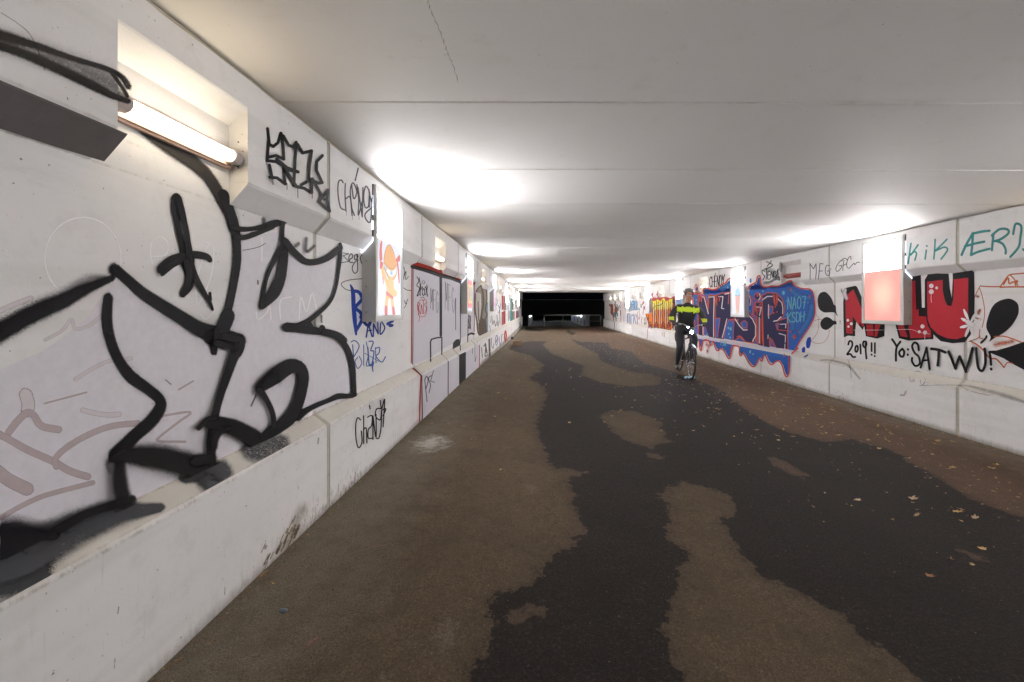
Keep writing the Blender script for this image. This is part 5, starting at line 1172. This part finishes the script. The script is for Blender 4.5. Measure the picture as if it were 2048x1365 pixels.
for s in (-1, 1):
    mb = MB(); mb.tube([(s*.245, -.288, 1.108), (s*.345, -.17, 1.094)], .016, 10); mb.build('grip', M['tyre'], hbo, True)
    mb = MB(); mb.tube([(s*.19, -.33, 1.10), (s*.235, -.335, 1.085), (s*.30, -.27, 1.07)], .005, 6); mb.build('brake_lever', M['chrome'], hbo, True)
mb = MB(); mb.tube([(0, .255, .81), (0, .285, .92)], .013); mb.build('seat_post', M['chrome'], bike)
mb = MB(); blob(mb, (0, .33, .945), (.085, .10, .035)); blob(mb, (0, .20, .945), (.032, .13, .028)); mb.build('saddle', M['tyre'], bike, True)
mb = MB(); n = 24; mb.tube([(.055, .06 + .085*math.cos(t), .30 + .085*math.sin(t)) for t in np.linspace(0, 2*math.pi, n)], .005, 6, 0, False)
mb.tube([(-.07, .06, .30), (.07, .06, .30)], .012); mb.tube([(.07, .06, .30), (.078, -.10, .27)], .009, 8); mb.tube([(-.07, .06, .30), (-.078, .19, .16)], .009, 8)
mb.build('crank', M['chrome'], bike, True)
for (x, y, z) in ((.125, -.10, .262), (-.125, .14, .10)):
    mb = MB(); mb.box((x-.045, y-.04, z-.012), (x+.045, y+.04, z+.010), 0, .004); mb.build('pedal', M['tyre'], bike)
mb = MB(); mb.tube([(0, -.375, .965), (0, -.445, .96)], [.022, .032], 14); hl = mb.build('headlight', M['bike'], bike)
mb = MB(); mb.tube([(0, -.446, .96), (0, -.452, .96)], [.029, .024], 16); mb.build('lens', emis('bicycle_lamp', (.75, .90, 1.0), 160), hl)
mb = MB(); mb.tube([(-.07, -.36, 1.05), (-.07, -.40, 1.052)], [.014, .016], 12); h2 = mb.build('headlight', M['bike'], bike)
mb = MB(); mb.tube([(-.07, -.401, 1.052), (-.07, -.404, 1.052)], .014, 12); mb.build('lens', emis('small_lamp', (.6, .85, 1.0), 60), h2)

# ================================================================ things on the ground
LEAF = []
def leaf_mesh(seed, lobes):
    r = random.Random(seed); pts = []; n = 5 * lobes
    for i in range(n):
        t = i / n * 2 * math.pi; ph = (i % 5) / 5
        base = .50 + .50 * abs(math.cos(math.pi * ph)) if lobes == 5 else (.55 + .22 * math.cos(i * 2.4))
        ln = 1.0 if lobes == 5 else (1.0 + .8 * abs(math.cos(t)))
        pts.append((base * ln * math.cos(t) * r.uniform(.70, 1.2), base * math.sin(t) * r.uniform(.45, 1.05)))
    c1, c2, tw = r.uniform(.15, .5), r.uniform(-.1, .45), r.uniform(-.3, .3)
    zf = lambda x, y: c1 * x * x + c2 * y * y + tw * x * y + .03 * math.sin(7 * x)
    V = [(0, 0, zf(0, 0))] + [(x * .5, y * .5, zf(x * .5, y * .5)) for x, y in pts] + [(x, y, zf(x, y)) for x, y in pts]
    Fc = [(0, 1 + i, 1 + (i + 1) % n) for i in range(n)] + [(1 + i, 1 + n + i, 1 + n + (i + 1) % n, 1 + (i + 1) % n) for i in range(n)]
    k = len(V); V += [(-.35, -.012, .0), (-1.5, -.012, .10), (-1.5, .012, .10), (-.35, .012, .0)]; Fc.append((k, k+1, k+2, k+3))
    return V, Fc
LG = [leaf_mesh(s, 5 if s % 3 else 4) for s in range(8)]
LCOL = [(.26,.145,.055), (.20,.10,.04), (.33,.20,.075), (.13,.07,.03), (.38,.25,.075), (.30,.20,.11)]
LM = [simple('dry_leaf', c, .75, var=.35, scale=60, bump=.3) for c in LCOL]
rng = random.Random(7)
ld = []
for i, (V, Fc) in enumerate(LG):
    me = bpy.data.meshes.new('fallen_leaf'); me.from_pydata(V, [], Fc); me.materials.append(LM[i % 6]); me.update(); ld.append(me)
def put_leaf(x, y, size, label, group='fallen leaves scattered on the path', mesh=None, col=None):
    me = mesh or ld[rng.randrange(8)]
    if col is not None: me = me.copy(); me.materials[0] = simple('leaf_colour', col, .7, var=.25, scale=60)
    o = bpy.data.objects.new('fallen_leaf', me); COL.objects.link(o)
    o.location = (x, y, CAMH + floor_h(x, y) + .002); s = size / 2
    o.scale = (s, s * rng.uniform(.6, 1), s * rng.uniform(.5, 1.1)); o.rotation_euler = (rng.uniform(-.25, .25), rng.uniform(-.25, .25), rng.uniform(0, 6.28))
    tag(o, label, 'leaf', group); return o
def near_px(px, py, size, lab, col=None, group='fallen leaves scattered on the path'):
    x, y = floor_unp(px, py); return put_leaf(x, y, size * .85, lab, group, col=tuple(q * .7 for q in col) if col else None)
near_px(860, 848, .09, 'bright yellow leaf beside the red painted line at the foot of the left wall', (.62,.36,.02))
near_px(522, 1153, .045, 'small orange leaf on the path near the brown wall stain', (.55,.20,.03))
near_px(662, 1022, .06, 'curled brown leaf at the foot of the first wall joint', (.40,.24,.08))
near_px(942, 879, .05, 'small orange leaf on the dry strip near the left wall', (.50,.20,.04))
near_px(1001, 940, .04, 'tiny golden leaf on the dry brown strip left of the damp patch', (.50,.32,.05))
near_px(1715, 1001, .09, 'pale star shaped leaf on the dark damp asphalt', (.66,.48,.28))
near_px(1912, 1024, .10, 'golden brown leaf near the right edge of the photo', (.50,.30,.08))
near_px(1992, 930, .11, 'large yellow leaf near the base of the right wall', (.60,.38,.05))
near_px(1965, 1098, .07, 'lone brown leaf in the lower right of the damp patch', (.50,.30,.10))
near_px(1858, 1152, .07, 'reddish brown leaf on the damp asphalt at lower right', (.36,.16,.05))
near_px(1945, 1130, .05, 'small tan leaf at the lower right', (.45,.30,.12))
rest = 'dry brown autumn leaf lying on the path on the right side'
n = 0
while n < 170:
    y = 2.6 + 9.5 * rng.random() ** .9; xr = rng.betavariate(3.4, 1.2); x = .8 + xr * 4.65
    if (x - 1.3) / y < .1 and rng.random() < .6: continue
    put_leaf(x, y, rng.choice([.035,.05,.06,.07,.09]), rest); n += 1
V = []; Fc = []; MI = []
def litter(x, y, size, dark=0):
    gV, gF = LG[rng.randrange(8)]; a = rng.uniform(0, 6.28); ca, sa = math.cos(a), math.sin(a); b0 = len(V); z0 = CAMH + floor_h(x, y) + .002
    tx, ty = rng.uniform(-.3, .3), rng.uniform(-.3, .3)
    for (u, v, z) in gV:
        u *= size / 2; v *= size / 2 * .8
        V.append((x + u * ca - v * sa, y + u * sa + v * ca, z0 + z * size / 2 + abs(u * tx) + abs(v * ty)))
    m_ = 3 if rng.random() < dark else rng.randrange(6)
    for f in gF: Fc.append(tuple(b0 + i for i in f)); MI.append(m_)
for _ in range(1300):
    y = 5 + 29 * rng.random(); x = .2 + rng.betavariate(2.2, 1.2) * 5.3; litter(x, y, rng.uniform(.025, .07))
for _ in range(260):
    y = 5 + 28 * rng.random(); x = -1.4 + rng.random() ** 1.5 * 4; litter(x, y, rng.uniform(.02, .06))
for _ in range(1300):
    y = 1.5 + 30 * rng.random() ** 1.3; litter(-XL + .01 + abs(rng.gauss(0, .045)), y, rng.uniform(.006, .030), .8)
for _ in range(1700):
    y = 3.5 + 28 * rng.random() ** 1.2; litter(XR - .01 - abs(rng.gauss(0, .07)), y, rng.uniform(.010, .045), .6)
for _ in range(1100):
    y = 3.0 + 12 * rng.random(); x = 1.0 + rng.betavariate(3, 1.3) * 4.5; litter(x, y, rng.uniform(.010, .028))
lit_ = mk('leaf_litter', V, Fc, LM, mi=MI)
tag(lit_, 'small dry leaves and crumbs collecting along the walls and down the path', 'leaves', kind='stuff')
V = []; Fc = []
for _ in range(1500):
    y = 1.0 + 12 * rng.random() ** 1.6; x = -1.5 + 7 * rng.random(); r = rng.uniform(.001, .003) * (1.6 if rng.random() < .08 else 1)
    z = CAMH + floor_h(x, y) + .001; b0 = len(V)
    for k in range(5): a = k * 1.2566 + rng.random(); V.append((x + r * math.cos(a), y + r * math.sin(a), z))
    V.append((x + r * .2, y, z + r * .9)); Fc += [(b0 + k, b0 + (k + 1) % 5, b0 + 5) for k in range(5)]
tag(mk('gravel', V, Fc, simple('pale_grit', (.15, .125, .10), .8, var=.5, scale=3)), 'fine pale grit scattered over the asphalt', 'grit', kind='stuff')
# twig, chip, wrapper, stone block
x0, y0 = floor_unp(618, 1290); z0 = CAMH + floor_h(x0, y0) + .004
mb = MB(); mb.tube([tuple(q) for q in cat([(x0, y0 - .015, z0), (x0 + .006, y0 + .01, z0 + .002), (x0 + .02, y0 + .035, z0)], 5)], .0016, 6)
tag(mb.build('rubber_strip', simple('red_rubber', (.30,.05,.03), .6), None, True), 'thin curved red strip lying on the path at lower left', 'litter')
x0, y0 = floor_unp(566, 1224); b = bmesh.new(); bmesh.ops.create_icosphere(b, subdivisions=2, radius=.016)
for v in b.verts: v.co = Vector((v.co.x * 1.3, v.co.y * .8, v.co.z * .5)) * (1 + .3 * mnoise.noise(v.co * 60)) + Vector((x0, y0, CAMH + floor_h(x0, y0) + .006))
b.verts.index_update(); mb = MB(); mb.add([v.co[:] for v in b.verts], [[v.index for v in f.verts] for f in b.faces]); b.free()
tag(mb.build('pebble', simple('dark_blue_stone', (.05,.07,.09), .6)), 'small dark bluish pebble on the path at lower left', 'pebble')
x0, y0 = floor_unp(730, 1100)
mb = MB(); mb.tube([(x0 - .10, y0 - .06, CAMH + floor_h(x0, y0) + .004), (x0, y0, CAMH + floor_h(x0, y0) + .005), (x0 + .12, y0 + .05, CAMH + floor_h(x0, y0) + .004)], .0014, 5)
tag(mb.build('twig', simple('thin_twig', (.16,.10,.06), .8)), 'thin brown twig on the path left of the damp patch', 'twig')
x0, y0 = floor_unp(1381, 759); z0 = CAMH + floor_h(x0, y0)
b = bmesh.new(); bmesh.ops.create_grid(b, x_segments=9, y_segments=7, size=.5)
for v in b.verts:
    q = Vector((v.co.x * .26, v.co.y * .16, 0)); nn = mnoise.noise(v.co * 5); v.co = Vector((x0 + q.x, y0 + q.y, z0 + .025 + .04 * nn + .05 * abs(v.co.y)))
b.verts.index_update(); mb = MB(); mb.add([v.co[:] for v in b.verts], [[v.index for v in f.verts] for f in b.faces]); b.free()
tag(mb.build('wrapper', simple('blue_white_wrapper', (.35,.55,.75), .35, var=.5, scale=22)), 'crumpled blue and white wrapper on the path below the cyclist', 'litter')
def chunk(name, px, py, dims, mat, label, cat_, rz=.2):
    x0, y0 = floor_unp(px, py); b = bmesh.new(); bmesh.ops.create_cube(b, size=1); bmesh.ops.bevel(b, geom=b.edges[:], offset=.06, segments=2, affect='EDGES')
    bmesh.ops.subdivide_edges(b, edges=b.edges[:], cuts=2, use_grid_fill=True)
    for v in b.verts:
        n_ = mnoise.noise(v.co * 3 + Vector((px, 0, 0))) * .12; v.co = Vector((v.co.x * (dims[0]) * (1 - .35 * (v.co.z + .5)) * (1 + n_), v.co.y * dims[1] * (1 + n_), (v.co.z + .5) * dims[2] * (1 + n_)))
    b.verts.index_update(); mb = MB(); mb.add([v.co[:] for v in b.verts], [[v.index for v in f.verts] for f in b.faces]); b.free()
    o = mb.build(name, mat); o.location = (x0, y0, CAMH + floor_h(x0, y0)); o.rotation_euler = (0, 0, rz); tag(o, label, cat_); return o
brick = simple('worn_brown_stone', (.20,.13,.09), .85, var=.45, scale=18, bump=.6)
chunk('stone_block', 1034, 692, (.46, .26, .22), brick, 'brown rough stone block lying near the far left wall', 'stone')
chunk('plastic_bag', 1024, 679, (.16, .14, .13), M['spacer'], 'small black bag lump at the foot of the far left wall', 'bag', .5)

# hairline crack in the ceiling (a shallow groove filled with dirt)
mb = MB(); cr = [(855,0),(862,20),(876,52),(888,84),(897,108),(906,130),(917,165)]
pts = []
for px, py in cr:
    b_h = (VY - py) / F; y = CEIL_L / b_h; x = (px - VX) / F * y; pts.append((x, y))
V = []; 
pts = cat(pts, 6)
for i, (x, y) in enumerate(pts):
    wd = .0012 + .0008 * math.sin(i * 1.9); z = CAMH + CEIL_L + (CEIL_R - CEIL_L) * (x + XL) / (XL + XR) - .0008; x += .004 * math.sin(i * 2.3)
    V += [(x - wd, y, z), (x + wd, y, z)]
mb.add(V, [(2*i, 2*i+1, 2*i+3, 2*i+2) for i in range(len(pts) - 1)])
tag(mb.build('ceiling_crack', simple('crack_dirt', (.30,.28,.25), .9)), kind='structure')

# ================================================================ outside, beyond the far end
M['night_soil'] = simple('dark_grass_soil', (.018, .022, .010), .95, var=.5, scale=4, bump=.5)
xs = [-60, -30, -10, -3, 0, 3, 6, 10, 20, 40, 60]; ys = [36.8, 38.5, 41, 45, 50, 60, 80, 110, 160]
V = [(x, y, CAMH + (floor_h(x, y) - .02 - (3.15 - 1.7) * min(max((y - 37.4) / 6, 0), 1) )) for y in ys for x in xs]
k = len(xs)
tag(mk('ground', V, [(i*k+j, i*k+j+1, (i+1)*k+j+1, (i+1)*k+j) for i in range(len(ys)-1) for j in range(k-1)], M['night_soil']), kind='structure')
rail = empty('barrier', (.36, 36.5, CAMH - 1.69)); tag(rail, 'thin metal tube barrier across the path at the far tunnel exit', 'railing')
M['galv'] = simple('galvanised_tube', (.42, .43, .42), .4, .7)
W_ = 5.05
mb = MB(); mb.tube([tuple(q) for q in cat([(0, 0, 0), (0, 0, .85), (.10, 0, .98), (.3, 0, 1.0)], 5)] + [(W_ - .3, 0, 1.0)] + [tuple(q) for q in cat([(W_ - .3, 0, 1.0), (W_ - .1, 0, .98), (W_, 0, .85), (W_, 0, 0)], 5)][1:], .028, 10)
mb.build('hoop', M['galv'], rail, True)
mb = MB(); mb.tube([(.02, 0, .45), (W_ - .02, 0, .45)], .022, 8); mb.build('middle_rail', M['galv'], rail, True)
for x in (1.68, 3.72): mb = MB(); mb.tube([(x, 0, 0), (x, 0, .98)], .025, 8); mb.build('post', M['galv'], rail, True)
# second underpass further along, half a storey lower
far = empty('far_underpass', (0, 60, 0)); tag(far, 'dark concrete underpass further on with lit inner walls seen through the barrier', 'underpass')
M['far_conc'] = simple('dark_concrete', (.10, .10, .095), .85, var=.3, scale=2, bump=.2)
M['far_wall'] = simple('far_painted_wall', (.66, .66, .68), .6, var=.1, scale=1)
def fbox(name, a, b, mat, parent=far): mb = MB(); mb.box((a[0], a[1], CAMH + a[2]), (b[0], b[1], CAMH + b[2])); return mb.build(name, mat, parent)
fbox('lintel', (-20, 0, -1.18), (25, .5, 1.05), M['far_conc']); fbox('coping', (-20, -.06, 1.053), (25, .3, 1.13), M['galv'])
fbox('side_wall', (-20, 0, -3.4), (-1.75, .48, -1.184), M['far_conc']); fbox('side_wall', (7.3, 0, -3.4), (25, .48, -1.184), M['far_conc'])
lw = fbox('inner_wall', (-2.1, .49, -3.4), (-1.75, 36, -1.2), M['far_wall']); rw = fbox('inner_wall', (7.3, .49, -3.4), (7.6, 36, -1.2), M['far_wall'])
fbox('inner_ceiling', (-2.1, .5, -1.196), (7.6, 36, -.9), M['far_conc'])
for k, (y, c) in enumerate(((6, (.4,.03,.03)), (11, (.02,.04,.2)), (18, (.05,.05,.05)), (25, (.5,.10,.05)))):
    fbox('painted_patch', (-1.749, y, -3.0), (-1.744, y + 2.2, -2.2 + .2 * (k % 2)), simple('far_graffiti', c, .6), lw)
    fbox('painted_patch', (7.294, y + 1, -3.0), (7.299, y + 2.6, -2.0), simple('far_graffiti', c[::-1], .6), rw)
for y in (10, 17, 24, 31):
    fbox('tube_light', (-1.74, y, -1.55), (-1.66, y + 1.0, -1.47), emis('far_tube', (.8, .88, 1.0), 55)); fbox('tube_light', (7.2, y + 2, -1.55), (7.28, y + 3.0, -1.47), emis('far_tube', (.85, .9, 1.0), 55))
